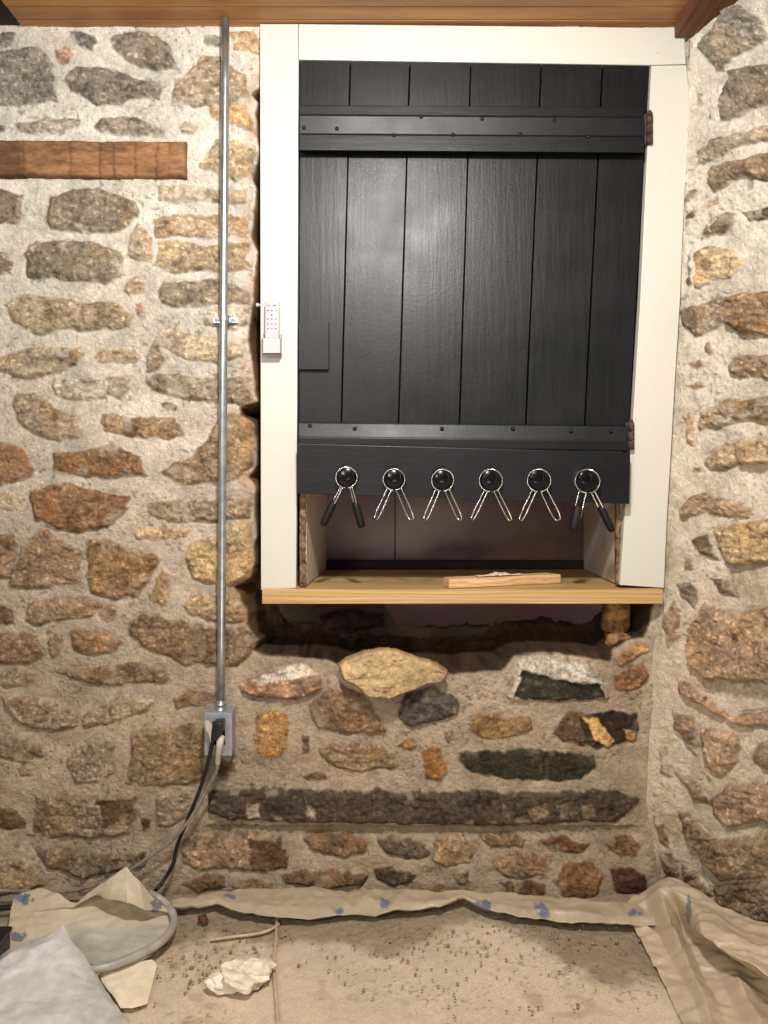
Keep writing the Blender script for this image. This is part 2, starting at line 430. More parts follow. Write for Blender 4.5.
# off-white paint, yellower towards the bottom, small chips
def white_paint(name, chips=True, top=(188, 194, 195), low=(202, 198, 187)):
    m, nt, b = newmat(name)
    tc = N(nt, 'ShaderNodeTexCoord'); sp = N(nt, 'ShaderNodeSeparateXYZ'); nt.links.new(tc.outputs['Object'], sp.inputs[0])
    cr = N(nt, 'ShaderNodeValToRGB'); cr.color_ramp.elements[0].position = .55; cr.color_ramp.elements[1].position = 1
    cr.color_ramp.elements[0].color = rgba(low); cr.color_ramp.elements[1].color = rgba(top)
    nt.links.new(sp.outputs['Z'], cr.inputs['Fac'])
    no = N(nt, 'ShaderNodeTexNoise'); no.inputs['Scale'].default_value = 55; no.inputs['Detail'].default_value = 8; no.inputs['Roughness'].default_value = .6
    nt.links.new(tc.outputs['Object'], no.inputs['Vector'])
    c2 = N(nt, 'ShaderNodeValToRGB'); c2.color_ramp.elements[0].position = .70; c2.color_ramp.elements[1].position = .745
    c2.color_ramp.elements[0].color = (0, 0, 0, 1); c2.color_ramp.elements[1].color = (1, 1, 1, 1)
    nt.links.new(no.outputs['Fac'], c2.inputs['Fac'])
    mx = N(nt, 'ShaderNodeMix', data_type='RGBA'); mx.inputs[7].default_value = rgba((170, 130, 85))
    nt.links.new(cr.outputs['Color'], mx.inputs[6]); nt.links.new(c2.outputs['Color'], mx.inputs[0])
    nt.links.new(mx.outputs[2], b.inputs['Base Color'])
    b.inputs['Roughness'].default_value = .5
    bump(nt, b, no.outputs['Fac'], .25, .0012)
    return m
M_WHITE = white_paint('old_white_paint')
M_LINER = white_paint('liner_paint', low=(205, 190, 178), top=(215, 205, 195))
M_RAWEDGE = simple('raw_broken_edge', (150, 118, 82), (50, 34, 24), .9, ns=60, bs=.8, bd=.004)
M_RUST = simple('rusty_iron', (96, 72, 62), (52, 36, 30), .75, .3, ns=90, bs=.6)
M_GALV = simple('galvanised_steel', (190, 196, 200), (160, 166, 172), .34, .85, ns=40, bs=.05)
M_BOX = simple('grey_metal_box', (166, 168, 174), (148, 150, 158), .5, .35, ns=60)
M_CHROME = simple('chrome_wire', (242, 240, 235), (215, 212, 206), .22, 1.0, ns=60, bs=.05)
M_RUBBER = simple('black_rubber', (11, 11, 12), (6, 6, 7), .6, ns=60, spec=.35)
M_GAP = simple('gap_black', (8, 8, 9), (5, 5, 6), .95, bs=0, spec=.05)
M_PEG = simple('black_peg', (7, 8, 11), (4, 5, 6), .2, bs=0, spec=.4)
M_WPLAST = simple('white_plastic', (184, 182, 185), (178, 176, 179), .35, bs=0)
M_GRAYBTN = simple('grey_print', (120, 120, 124), (95, 95, 98), .5, bs=0)
M_BCABLE = simple('black_cable', (20, 20, 22), (12, 12, 14), .4, bs=0)
M_GCABLE = simple('grey_cable', (142, 134, 122), (110, 102, 92), .5, ns=60)
M_HOSE = simple('grey_hose', (176, 170, 160), (150, 144, 134), .35, ns=40)
M_BEIGE = simple('beige_plug', (196, 188, 172), (176, 168, 152), .45, bs=0)
M_PAPER = simple('white_paper', (240, 232, 214), (214, 200, 176), .8, ns=50, bs=.3, bd=.002)
M_DARK = simple('dark_case', (24, 30, 36), (10, 13, 16), .4)
M_LEAF = simple('dry_brown', (110, 66, 40), (60, 34, 22), .8)
M_CRUMB = simple('mortar_crumbs', (165, 148, 124), (120, 100, 78), .95, ns=80)
# pane closing the opening: glossy mauve film with blurred lighter blotches
def pane_mat(name, c1, c2, rough):
    m, nt, b = newmat(name)
    noise_mix(nt, b, c1, c2, (1, 1, 1.2), 5, 3, .42, .72, .5)
    b.inputs['Roughness'].default_value = rough; b.inputs['Specular IOR Level'].default_value = .5
    return m
M_PANE = pane_mat('mauve_film', (98, 72, 74), (150, 108, 92), .28)
M_PANELOW = pane_mat('mauve_film_lightened', (206, 168, 176), (222, 184, 186), .4)  # same film below the shelf, colour lightened to stand in for light

# ------------------------------------------------------------------ object helpers
def link(o, parent=None, mat=None):
    COL.objects.link(o)
    if parent: o.parent = parent
    if mat: o.data.materials.append(mat)
    return o
def bmobj(name, bm, mat, parent=None, smooth=False):
    me = bpy.data.meshes.new(name); bmesh.ops.recalc_face_normals(bm, faces=bm.faces); bm.to_mesh(me); bm.free()
    if smooth:
        for p in me.polygons: p.use_smooth = True
    o = bpy.data.objects.new(name, me); return link(o, parent, mat)
def localise(o, parent_loc):
    """meshes are modelled in world coordinates; shift them so they sit right under a located parent"""
    o.data.transform(Matrix.Translation(-Vector(parent_loc)))
    return o
def empty(name, loc, label, cat, group=None, kind=None):
    o = bpy.data.objects.new(name, None); o.location = loc; o.empty_display_size = .03; COL.objects.link(o)
    if label: o['label'] = label; o['category'] = cat
    if group: o['group'] = group
    if kind: o['kind'] = kind
    return o
def part(root, name, bm, mat, smooth=False, label=None, up=None):
    o = bmobj(name, bm, mat, up or root, smooth)
    localise(o, root.location)
    if label: o['label'] = label
    return o
def tag(o, label=None, cat=None, group=None, kind=None):
    if label: o['label'] = label
    if cat: o['category'] = cat
    if group: o['group'] = group
    if kind: o['kind'] = kind
    return o
def prism(poly, yf, yb, bev=0.0, bm=None):
    """poly in picture pixels taken on the plane y = yf, extruded straight back to yb"""
    bm2 = bmesh.new()
    f = [bm2.verts.new(W(x, y, yf)) for x, y in poly]
    k = [bm2.verts.new((v.co.x, yb, v.co.z)) for v in f]
    bm2.faces.new(f); bm2.faces.new(k[::-1])
    n = len(f)
    for i in range(n): bm2.faces.new((f[i], k[i], k[(i+1) % n], f[(i+1) % n]))
    bmesh.ops.recalc_face_normals(bm2, faces=bm2.faces)
    if bev: bmesh.ops.bevel(bm2, geom=list(bm2.edges), offset=bev, segments=2, profile=.6, affect='EDGES')
    if bm is None: return bm2
    merge(bm, bm2); return bm
def merge(bm, other):
    me = bpy.data.meshes.new('tmp'); other.to_mesh(me); other.free(); bm.from_mesh(me); bpy.data.meshes.remove(me)
def boxbm(a, b, bev=0.0, bm=None):
    bm2 = bmesh.new(); a = Vector(a); b = Vector(b)
    r = bmesh.ops.create_cube(bm2, size=1)
    for v in r['verts']: v.co = Vector(((a.x+b.x)/2+v.co.x*(b.x-a.x), (a.y+b.y)/2+v.co.y*(b.y-a.y), (a.z+b.z)/2+v.co.z*(b.z-a.z)))
    if bev: bmesh.ops.bevel(bm2, geom=list(bm2.edges), offset=bev, segments=2, profile=.6, affect='EDGES')
    if bm is None: return bm2
    merge(bm, bm2); return bm
def profile_bar(pl, pr, capin=0):
    """bar whose cross-section runs through (px,py,Y) lists at the left and right ends"""
    bm = bmesh.new()
    L = [bm.verts.new(W(*p)) for p in pl]; R = [bm.verts.new(W(*p)) for p in pr]
    n = len(L)
    for i in range(n): bm.faces.new((L[i], L[(i+1) % n], R[(i+1) % n], R[i]))
    bm.faces.new(L[::-1]); bm.faces.new(R)
    bmesh.ops.recalc_face_normals(bm, faces=bm.faces)
    bmesh.ops.bevel(bm, geom=list(bm.edges), offset=.0012, segments=2, profile=.6, affect='EDGES')
    return bm
def catmull(P, n=8, closed=False):
    P = [Vector(p) for p in P]; out = []; m = len(P)
    rng = range(m if closed else m-1)
    for i in rng:
        if closed: a, b, c, d = P[(i-1) % m], P[i], P[(i+1) % m], P[(i+2) % m]
        else: a, b, c, d = P[max(i-1, 0)], P[i], P[i+1], P[min(i+2, m-1)]
        for k in range(n):
            t = k/n
            out.append(.5*((2*b)+(c-a)*t+(2*a-5*b+4*c-d)*t*t+(3*b-a-3*c+d)*t**3))
    if not closed: out.append(P[-1])
    return out
def tube(P, r, n=8, sides=10, closed=False, bm=None, raw=False):
    own = bm is None
    if own: bm = bmesh.new()
    pts = [Vector(p) for p in P] if raw else catmull(P, n, closed)
    rings = []; up = Vector((0, 0, 1)); m = len(pts); prev = None
    for i, p in enumerate(pts):
        t = (pts[(i+1) % m]-pts[i-1]) if closed else (pts[min(i+1, m-1)]-pts[max(i-1, 0)])
        t.normalize()
        if prev is None:
            a = t.orthogonal().normalized()
        else:
            a = (prev-t*prev.dot(t)).normalized()
        prev = a; b = t.cross(a)
        rr = r(i/(m-1)) if callable(r) else r
        rings.append([bm.verts.new(p+(a*math.cos(q)+b*math.sin(q))*rr) for q in [k/sides*math.tau for k in range(sides)]])
    for i in range(m if closed else m-1):
        A = rings[i]; B = rings[(i+1) % m]
        for k in range(sides): bm.faces.new((A[k], A[(k+1) % sides], B[(k+1) % sides], B[k]))
    if not closed: bm.faces.new(rings[0][::-1]); bm.faces.new(rings[-1])
    return bm
def lathe(center, axis, prof, sides=24, bm=None):
    """prof: (distance along axis, radius)"""
    own = bm is None
    if own: bm = bmesh.new()
    axis = Vector(axis).normalized(); a = axis.orthogonal().normalized(); b = axis.cross(a); c = Vector(center)
    R = [[bm.verts.new(c+axis*h+(a*math.cos(k/sides*math.tau)+b*math.sin(k/sides*math.tau))*max(r, 1e-5)) for k in range(sides)] for h, r in prof]
    for A, B in zip(R, R[1:]):
        for k in range(sides): bm.faces.new((A[k], A[(k+1) % sides], B[(k+1) % sides], B[k]))
    if prof[0][1] > 1e-4: bm.faces.new(R[0][::-1])
    if prof[-1][1] > 1e-4: bm.faces.new(R[-1])
    return bm
def gridmesh(name, X, Y, Z, C, mat, keep=None, parent=None, smooth=True):
    nr, nc = X.shape
    co = np.stack([X, Y, Z], -1).reshape(-1, 3)
    i = np.arange(nr*nc).reshape(nr, nc)
    q = np.stack([i[:-1, :-1], i[1:, :-1], i[1:, 1:], i[:-1, 1:]], -1)
    if keep is not None:
        kf = keep[:-1, :-1] & keep[1:, :-1] & keep[1:, 1:] & keep[:-1, 1:]
        q = q[kf]
    q = q.reshape(-1, 4)
    used = np.unique(q); remap = np.full(nr*nc, -1); remap[used] = np.arange(len(used)); q = remap[q]; co = co[used]
    me = bpy.data.meshes.new(name)
    me.vertices.add(len(co)); me.vertices.foreach_set('co', co.ravel().astype(np.float32))
    me.loops.add(q.size); me.loops.foreach_set('vertex_index', q.ravel().astype(np.int32))
    me.polygons.add(len(q)); me.polygons.foreach_set('loop_start', (np.arange(len(q))*4).astype(np.int32))
    me.update(calc_edges=True)
    if smooth: me.polygons.foreach_set('use_smooth', np.ones(len(q), bool))
    ca = me.color_attributes.new('Col', 'FLOAT_COLOR', 'POINT')
    c4 = np.concatenate([C.reshape(-1, 3)[used], np.ones((len(used), 1))], 1)
    ca.data.foreach_set('color', c4.ravel().astype(np.float32))
    me.update()
    o = bpy.data.objects.new(name, me); return link(o, parent, mat)

# ------------------------------------------------------------------ back wall
def interp(v, tab):
    return np.interp(v, [t[0] for t in tab], [t[1] for t in tab])
CORNER = [(-20, 690), (60, 687), (300, 681), (500, 670), (600, 664), (650, 655), (720, 652), (800, 648), (850, 654), (895, 664), (930, 670)]
OPEN = [(262, 40), (261, 80), (250, 92), (256, 100), (255, 135), (257, 148), (252, 178), (256, 190), (249, 236), (256, 250), (252, 290),
        (249, 320), (246, 340), (250, 355), (252, 380), (256, 400), (240, 406), (240, 414), (250, 422), (257, 440), (256, 465), (248, 478),
        (254, 486), (252, 515), (254, 523), (254, 565), (248, 578), (232, 588), (238, 596), (247, 610), (245, 625), (257, 640), (253, 652),
        (263, 655), (300, 658), (326, 661), (345, 668), (400, 672), (449, 674), (503, 671), (516, 656), (546, 654), (584, 657), (610, 662),
        (616, 650), (628, 642), (645, 640), (652, 625), (655, 600), (655, 40)]
cols = np.concatenate([np.arange(-330, -6, 3.0), np.arange(-6, 700, 1.0)])
rows = np.concatenate([np.arange(22, 906, 1.0)])
PX, PY = np.meshgrid(cols, rows)
keep = PX <= interp(PY, CORNER)+3
st = BACK + random_stones(-330, -22, 28, 890, 5)
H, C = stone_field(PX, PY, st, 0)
# recess under the long slab; slight outward foot of the wall
H += -.010*sst(824, 829, PY)*sst(840, 832, PY)*sst(200, 215, PX)*sst(648, 630, PX)
H += .012*sst(835, 900, PY)
H += .010*sst(700, 760, PY)*sst(215, 150, PX)
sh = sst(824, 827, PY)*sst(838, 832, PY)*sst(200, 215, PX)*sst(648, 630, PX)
C = C*(1-.25*sh[..., None])  # shade under the slab also darkened into the colour
sdo = sdpoly(PX+2.5*fbm(PX, PY, 14, 3, 60), PY+2*fbm(PX, PY, 14, 3, 61), OPEN)
deep = .13*sst(0, 9, sdo)*(PX < 300)+.13*sst(0, 15, sdo)*(PX >= 300)
# round the broken stone edges towards the opening
H = H-.010*sst(-7, 0, sdo)*(PY < 655)-deep+sst(0, 8, sdo)*(.022*fbm(PX, PY*1.3, 26, 4, 68)+.012*ridge(PX, PY*1.5, 34, 3, 69))
rubble_shade = sst(-1.0, 1.8, sdo)[..., None]  # shade of the gap and shelf painted in along with dark rubble
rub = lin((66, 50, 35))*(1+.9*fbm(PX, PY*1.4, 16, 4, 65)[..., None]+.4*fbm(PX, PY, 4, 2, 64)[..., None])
C = C*(1-rubble_shade)+rub*rubble_shade
# warm raw stone strip along the broken edge beside the frame
strip = (.7*sst(-18, -4, sdo)*sst(700, 560, PY)*(PX < 262))[..., None]*np.clip(.45+.8*fbm(PX, PY, 16, 2, 66), 0, 1)[..., None]
C = C*(1-strip*.7)+lin((186, 136, 76))*strip*.7*(1+.3*fbm(PX, PY, 5, 2, 67)[..., None])
# grime stain under the outlet box
gs = np.exp(-(((PX-212)/12)**2+((PY-768)/26)**2))[..., None]
C = C*(1-.45*gs)
keep &= (sdo < 23)
XX = (PX-VX)*.0022; ZZ = ZC-(PY-VY)*.0022
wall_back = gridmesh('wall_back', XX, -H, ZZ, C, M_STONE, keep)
tag(wall_back, kind='structure')

# ------------------------------------------------------------------ right wall, turning out of the corner
u = np.concatenate([np.arange(0, .30, .0021), np.arange(.30, 1.3, .012)])
U, PYr = np.meshgrid(u, rows)
Zr = ZC-(PYr-VY)*.0022
Xc = (interp(PYr, CORNER)-VX)*.0022-.004
kx = interp(PYr, [(0, .30), (150, .38), (400, .5), (600, .72), (700, .85), (900, .95)])
wig = 1+.0*U
nx, ny = kx/np.sqrt(1+kx**2), -1/np.sqrt(1+kx**2)
Xr = Xc+nx*U; Yr = ny*U
dep = D0+Yr
pxr = VX+Xr/np.maximum(dep, .05)*F; pyr = VY-(Zr-ZC)/np.maximum(dep, .05)*F
# beyond the picture edge the field continues in wall coordinates
u_edge = .62
lim = 796
q = np.where(pxr < lim, pxr, lim+(U-np.max(np.where(pxr < lim, U, 0), axis=1, keepdims=True))/.0022)
v = np.where(pxr < lim, pyr, PYr)
tb = sst(770, 830, pxr)
v = pyr*(1-tb)+PYr*tb
stR = RIGHT + random_stones(800, 1300, -10, 890, 9)
Hr, Cr = stone_field(q, v, stR, 100, (214, 199, 176), .70)
Cr = Cr*np.array([1.0, .985, .96])
cs_ = (sst(.045, .012, U)*sst(640, 660, PYr)*sst(780, 730, PYr)*.6)[..., None]
Cr = Cr*(1-cs_)+lin((226, 212, 190))*cs_
st_ = (sst(.25, .75, fbm(pxr+.9*(760-pyr), pyr*.3, 16, 3, 150))*sst(640, 700, pyr)*sst(900, 860, pyr)*.5)[..., None]
Cr = Cr*(1-st_)+lin((232, 220, 200))*st_
Hr = Hr*sst(0, .02, U)*1.3 + .006*fbm(U/.0022, PYr, 60, 3, 140)*sst(0, .03, U)
# outward normal (towards room): (-1,-kx)/norm
nn = np.sqrt(1+kx**2)
wall_right = gridmesh('wall_right', Xr+Hr*(-1/nn), Yr+Hr*(-kx/nn), Zr, Cr, M_STONE)
# orientation: make normals face the room
wall_right.data.flip_normals()
tag(wall_right, kind='structure')

# ------------------------------------------------------------------ rubble seen through the opening under the shelf
cx = np.arange(225, 690, 1.5); ry = np.arange(590, 740, 1.5)
PXi, PYi = np.meshgrid(cx, ry)
inner = random_stones(240, 670, 604, 720, 21)
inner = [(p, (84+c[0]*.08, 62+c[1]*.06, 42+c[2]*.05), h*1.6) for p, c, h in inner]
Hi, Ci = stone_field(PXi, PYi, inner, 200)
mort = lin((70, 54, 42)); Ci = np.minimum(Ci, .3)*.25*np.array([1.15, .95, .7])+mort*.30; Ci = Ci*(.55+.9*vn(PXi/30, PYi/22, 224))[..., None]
topedge = 623+7*fbm(PXi, PYi*0, 14, 3, 222)-26*sst(402, 376, PXi)-10*np.exp(-((PXi-545)/14)**2)-30*sst(596, 606, PXi)
keepi = PYi > topedge
Yi = .15-Hi*1.8
Xi = (PXi-VX)/F*(D0+.15); Zi = ZC-(PYi-VY)/F*(D0+.15)
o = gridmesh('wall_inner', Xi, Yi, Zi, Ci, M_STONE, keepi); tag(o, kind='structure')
# broken stone column inside the right cheek of the opening
bm = bmesh.new()
rr = random.Random(3)
for (x0, x1, y0, y1, yy) in ((602, 627, 598, 634, .07), (604, 630, 632, 652, .05), (640, 656, 596, 650, .10)):
    b2 = bmesh.new(); bmesh.ops.create_icosphere(b2, subdivisions=4, radius=1)
    a = W(x0, y0, yy); b_ = W(x1, y1, yy); c = (a+b_)/2
    for vv in b2.verts:
        d = vv.co.copy(); s = 1/max(abs(d.x), abs(d.y), abs(d.z))**.55
        n_ = float(fbm(np.array([d.x*30+x0]), np.array([d.z*30+d.y*17]), 16, 4, 5)[0])
        vv.co = Vector((c.x+d.x*s*(b_.x-a.x)/2*(1+.25*n_), c.y+d.y*s*.035*(1+.3*n_), c.z+d.z*s*(a.z-b_.z)/2*(1+.12*n_)))
    merge(bm, b2)
M_ORG = simple('ochre_rubble', (176, 128, 76), (82, 56, 36), .95, ns=45, bs=.9, bd=.006)
o = bmobj('trim_1', bm, M_ORG, None, True); tag(o, kind='structure')

# film closing the back of the opening
pn = empty('window_2', (0, .37, .6), None, None, kind='structure')
a = W(268, 480, .37); b_ = W(392.5, 588, .37)
part(pn, 'film_panel', boxbm((W(300, 470, .37).x, .365, .60), (W(395, 0, .37).x-.0015, .37, 1.05)), M_PANE)
part(pn, 'film_panel', boxbm((W(395, 0, .37).x+.0015, .365, .60), (W(606, 0, .37).x, .37, 1.05)), M_PANE)
part(pn, 'film_panel', boxbm((W(372, 0, .37).x, .365, .40), (W(603, 0, .37).x, .37, .598)), M_PANELOW)
part(pn, 'backing_board', boxbm((-.32, .372, .40), (.70, .39, 1.5)), M_DARKCEIL)

# ------------------------------------------------------------------ floor
fx = np.concatenate([np.arange(-1.6, -.82, .012), np.arange(-.82, .95, .0035), np.arange(.95, 1.7, .012)])
fy = np.concatenate([np.arange(-2.6, -.62, .012), np.arange(-.62, .06, .0035)])
FX, FY = np.meshgrid(fx, fy)
gx, gy = FX*450, FY*450
bx_ = VX+FX/np.maximum(D0+FY, .08)*F; by_ = VY+ZC/np.maximum(D0+FY, .08)*F
zf = .004*fbm(gx, gy, 60, 3, 300)+.0022*fbm(gx, gy, 18, 3, 301)
dust = sst(.10, -.16, FY+.21+.05*fbm(gx, gy, 50, 3, 302)+.035*fbm(gx, gy, 12, 3, 303)+.03*np.abs(FX)*0)
dust = 1-dust  # 1 near the wall = brown grit
dust = sst(-.225, -.165, FY+.055*fbm(gx, gy, 55, 4, 302)+.025*fbm(gx, gy, 10, 3, 303)+.07*np.exp(-((FX-.22)/.1)**2)*-1+.10*sst(.28, .42, FX)-.05*sst(-.45, -.6, FX))
zf = zf + dust*(.0016*fbm(gx, gy, 4, 2, 304)+.001*fbm(gx, gy, 2, 1, 305))
brown = lin((150, 134, 113)); cream = lin((204, 188, 163))
Cf = cream*(1-dust[..., None])+brown*dust[..., None]
Cf = Cf*(1+.13*fbm(gx, gy, 45, 4, 306)[..., None]+.10*fbm(gx, gy, 5, 3, 307)[..., None])
sp = sst(.62, .75, vn(gx/14, gy/9, 44))*(1-dust)*sst(.5, .3, vn(gx/60, gy/60, 45))
Cf = Cf*(1-.22*sp[..., None]*np.array([.8, 1, 1.2]))
gl = sst(.78, .86, vn(gx/3.1, gy/2.3, 46))*sst(.45, .7, vn(gx/40, gy/30, 47))
Cf = Cf*(1-.35*gl[..., None]); zf = zf+.0012*gl
floor_ = gridmesh('floor', FX, FY, zf-.004, Cf, M_FLOOR); floor_.data.flip_normals(); tag(floor_, kind='structure')
# check orientation
if floor_.data.polygons[0].normal.z < 0: floor_.data.flip_normals()
if wall_back.data.polygons[0].normal.y > 0: wall_back.data.flip_normals()
if wall_right.data.polygons[len(wall_right.data.polygons)//2].normal.x > 0: wall_right.data.flip_normals()

# ------------------------------------------------------------------ ceiling
bm = bmesh.new()
y = .02; XL = (22-VX)*.0022; XR = (671-VX)*.0022
k = 0
while y > -2.3:
    w = .046
    boxbm((XL, y-w+.001, ZCEIL+.0006*(k % 2)), (XR+.05, y, ZCEIL+.018), .0025, bm); y -= w; k += 1
o = bmobj('ceiling', bm, M_CEIL); tag(o, kind='structure')
o = bmobj('trim_2', boxbm((-1.6, -2.3, ZCEIL+.004), (XL-.001, .02, ZCEIL+.03)), M_DARKCEIL); tag(o, kind='structure')  # dark board level with the ceiling, left of the planks
o = bmobj('trim_3', boxbm((XR, -1.6, ZCEIL-.034), (XR+.09, -.018, ZCEIL-.001), .002), M_BEAM); tag(o, kind='structure')

# ------------------------------------------------------------------ window frame
YF = -.015
wf = empty('window_1', W(470, 300, 0), None, None, kind='structure')
part(wf, 'side_board', prism([(260, 24), (298, 24), (298.5, 60), (297, 430), (296, 588), (261, 590)], YF, .008, .0012), M_WHITE)
part(wf, 'head_board', prism([(298.6, 24), (684, 28), (686, 64), (651, 65), (298.9, 59.5)], YF, .008, .0012), M_WHITE)
part(wf, 'side_board', prism([(651.5, 65.6), (686.2, 65), (690, 107), (687.5, 150), (685, 187), (682, 250), (680, 302), (675, 380), (671, 452),
     (667, 517), (664, 588), (620, 585), (624, 525), (630, 455), (633, 420), (640.5, 298), (645.5, 190)], YF, .008, .0012), M_WHITE)
def quadbox(p, q, z0, z1, t):
    """upright board from plan point p to q, thickness t to the +x side"""
    bm = bmesh.new(); vs = []
    for z in (z0, z1):
        for (x, y_) in ((p[0], p[1]), (q[0], q[1]), (q[0]+t, q[1]), (p[0]+t, p[1])): vs.append(bm.verts.new((x, y_, z)))
    for f in ((0, 1, 2, 3), (7, 6, 5, 4), (0, 4, 5, 1), (1, 5, 6, 2), (2, 6, 7, 3), (3, 7, 4, 0)): bm.faces.new([vs[i] for i in f])
    bmesh.ops.recalc_face_normals(bm, faces=bm.faces)
    return bm
ZS = W(300, 588.5, -.03).z            # shelf top
part(wf, 'jamb_liner', quadbox(((306.5-VX)/F*1.66, .010), ((326.5-VX)/F*1.99, .34), ZS+.001, 1.30, -.006), M_LINER)
part(wf, 'jamb_liner', quadbox(((620-VX)/F*1.66, .010), ((583.5-VX)/F*1.99, .34), ZS+.001, 1.30, .006), M_LINER)
# broken raw front ends of the old jambs
def ragged(x0, x1, y0, y1, yf, yb, seed):
    n = 26; Lp = []; Rp = []
    r = random.Random(seed)
    for i in range(n+1):
        yy = y0+(y1-y0)*i/n
        Lp.append((x0+r.uniform(-.2, .6), yy)); Rp.append((x1+r.uniform(-1.3, .6), yy))
    return prism(Lp+Rp[::-1], yf, yb)
part(wf, 'broken_jamb_end', ragged(299.5, 306, 490, 586.5, -.004, .0095, 1), M_RAWEDGE, label='splintered bare wood end of the left jamb')
part(wf, 'broken_jamb_end', ragged(616, 621, 500, 584.5, -.002, .0095, 2), M_RAWEDGE, label='splintered bare wood end of the right jamb')
# dark ledge at the back of the shelf
part(wf, 'back_ledge', boxbm((W(322, 0, .34).x, .335, ZS+.001), (W(585, 0, .34).x, .362, ZS+.022), .002), M_DARKCEIL)

# pine shelf board / sill
bm = bmesh.new()
a = W(262, 589.5, -.032); b_ = W(663, 603, -.032)
shz = b_.z
boxbm((a.x, -.032, a.z-.031), (b_.x, .345, a.z), .0015, bm)
shelf = bmobj('sill_shelf', bm, M_PINE)
tag(shelf, 'pale pine board shelf with sawn grain edge, across the foot of the white frame', 'shelf')
ZS = a.z
# trim the jambs' base to the shelf
for o in wf.children: pass

# ------------------------------------------------------------------ shutter
sh = empty('plank_shutter', W(470, 430, -.012), 'black painted plank shutter with two battens and a rail of pegs, inside white frame', 'shutter')
tops = [299.5, 350.5, 410, 471, 541.5, 603, 650]
bots = [298.3, 341, 398, 459, 525, 584, 629]
def edge(i, y): return tops[i]+(bots[i]-tops[i])*(y-61)/(437-61)
bm = bmesh.new()
rp = random.Random(12)
for i in range(6):
    yf = -.0105-rp.uniform(0, .0012)
    n = 10; Lp = []; Rp = []
    y0 = 61+i*.7; y1 = 447
    for k in range(n+1):
        yy = y0+(y1-y0)*k/n
        gl_ = .9; gr_ = .9
        Lp.append((edge(i, yy)+gl_+rp.uniform(-.15, .15), yy)); Rp.append((edge(i+1, yy)-gr_+rp.uniform(-.15, .15), yy))
    b2 = prism(Lp+Rp[::-1], yf, .008)
    merge(bm, b2)
bm.verts.ensure_lookup_table()
part(sh, 'plank_panel', bm, M_BLACK)
# dark rebate behind the gaps between planks
part(sh, 'backing', prism([(297.5, 60), (652, 64), (632, 446), (297, 446)], .004, .012), M_GAP)
# narrow closing strip at the hinge side and the patch board at the lower left
part(sh, 'edge_strip', prism([(627.5, 158), (629.5, 158), (621, 300), (610, 422), (608, 422), (619, 300)], -.0132, -.011), M_BLACK)
part(sh, 'patch_board', prism([(298.8, 322), (328.5, 322), (328.5, 369.5), (298.6, 369.5)], -.0215, -.012, .0008), M_BLACK, label='short black board patched on the lower left plank')
def bar(y0s, xl, xr, slope):
    pl = [(xl, yy, Y) for yy, Y in y0s]; pr = [(xr, yy+slope, Y) for yy, Y in y0s]
    return profile_bar(pl, pr)
bt = part(sh, 'batten', bar([(105, -.011), (105, -.024), (114.5, -.0245), (115.5, -.036), (133.5, -.0305), (134.5, -.036), (150, -.037), (151, -.011)], 299.5, 644, 2.5), M_BLACKH)
for x, yy in ((304, 128), (337, 129), (394, 135.5), (421, 117), (453, 135), (482, 119), (520, 135), (554, 120.5), (588, 137), (624, 121)):
    Yn = -.036+.0055*(yy-115.5)/18 if yy < 134 else -.0362
    part(sh, 'nail_head', lathe(W(x, yy, Yn+.001), (0, -1, 0), [(0, .0045), (.0028, .0042), (.004, .001)], 10), M_BLACKH, True, up=bt)
bt2 = part(sh, 'batten', bar([(422, -.011), (423, -.0245), (436, -.0333), (437.5, -.035), (447, -.035), (448, -.011)], 298.5, 627, 3.5), M_BLACKH)
for x, yy in ((310, 426), (355, 429), (442, 429), (513, 429), (571, 431), (611, 431)):
    part(sh, 'nail_head', lathe(W(x, yy, -.0262-.0055*(yy-426)/8), (0, -.8, .6), [(0, .0045), (.0028, .0042), (.004, .001)], 10), M_BLACKH, True, up=bt2)
rail = part(sh, 'peg_rail', prism([(297, 443.5), (630.5, 452.5), (629.5, 504), (297.5, 493.5)], -.046, -.0365, .0015), M_BLACKH)
clipxy = [(346.2, 477.3), (394, 479.2), (442.3, 480), (491, 480.3), (539, 480.3), (587.8, 481)]
for x, yy in clipxy:
    c = W(x, yy-2.5, -.078); c.y = -.046
    part(sh, 'peg', lathe(c+Vector((0, .002, 0)), (0, -1, .12), [(0, .0120), (.013, .0120), (.0145, .0148), (.0175, .0160), (.0205, .0150), (.0218, .012), (.0222, .0003)], 28), M_PEG, True, up=rail)
def hinge(x0, x1, y0, y1, yy):
    bm = bmesh.new()
    a = W((x0+x1)/2, y0, yy); b_ = W((x0+x1)/2, y1, yy)
    n = 3
    for i in range(n):
        z0 = a.z+(b_.z-a.z)*(i+.04)/n; z1 = a.z+(b_.z-a.z)*(i+.96)/n
        lathe((a.x, yy, z1), (0, 0, 1), [(0, .0068), (z0-z1, .0068)], 14, bm)
    boxbm((a.x-.010, yy+.0045, b_.z), (a.x-.001, yy+.007, a.z), .0005, bm)
    lathe((a.x, yy, a.z), (0, 0, 1), [(-.001, .004), (.004, .0045), (.006, .002)], 12, bm)
    return bm
part(sh, 'hinge', hinge(646, 653, 113, 144, -.022), M_RUST, True, label='rusty brown hinge at the upper right')
part(sh, 'hinge', hinge(628, 634, 422, 450, -.022), M_RUST, True, label='rusty brown hinge at the lower right')

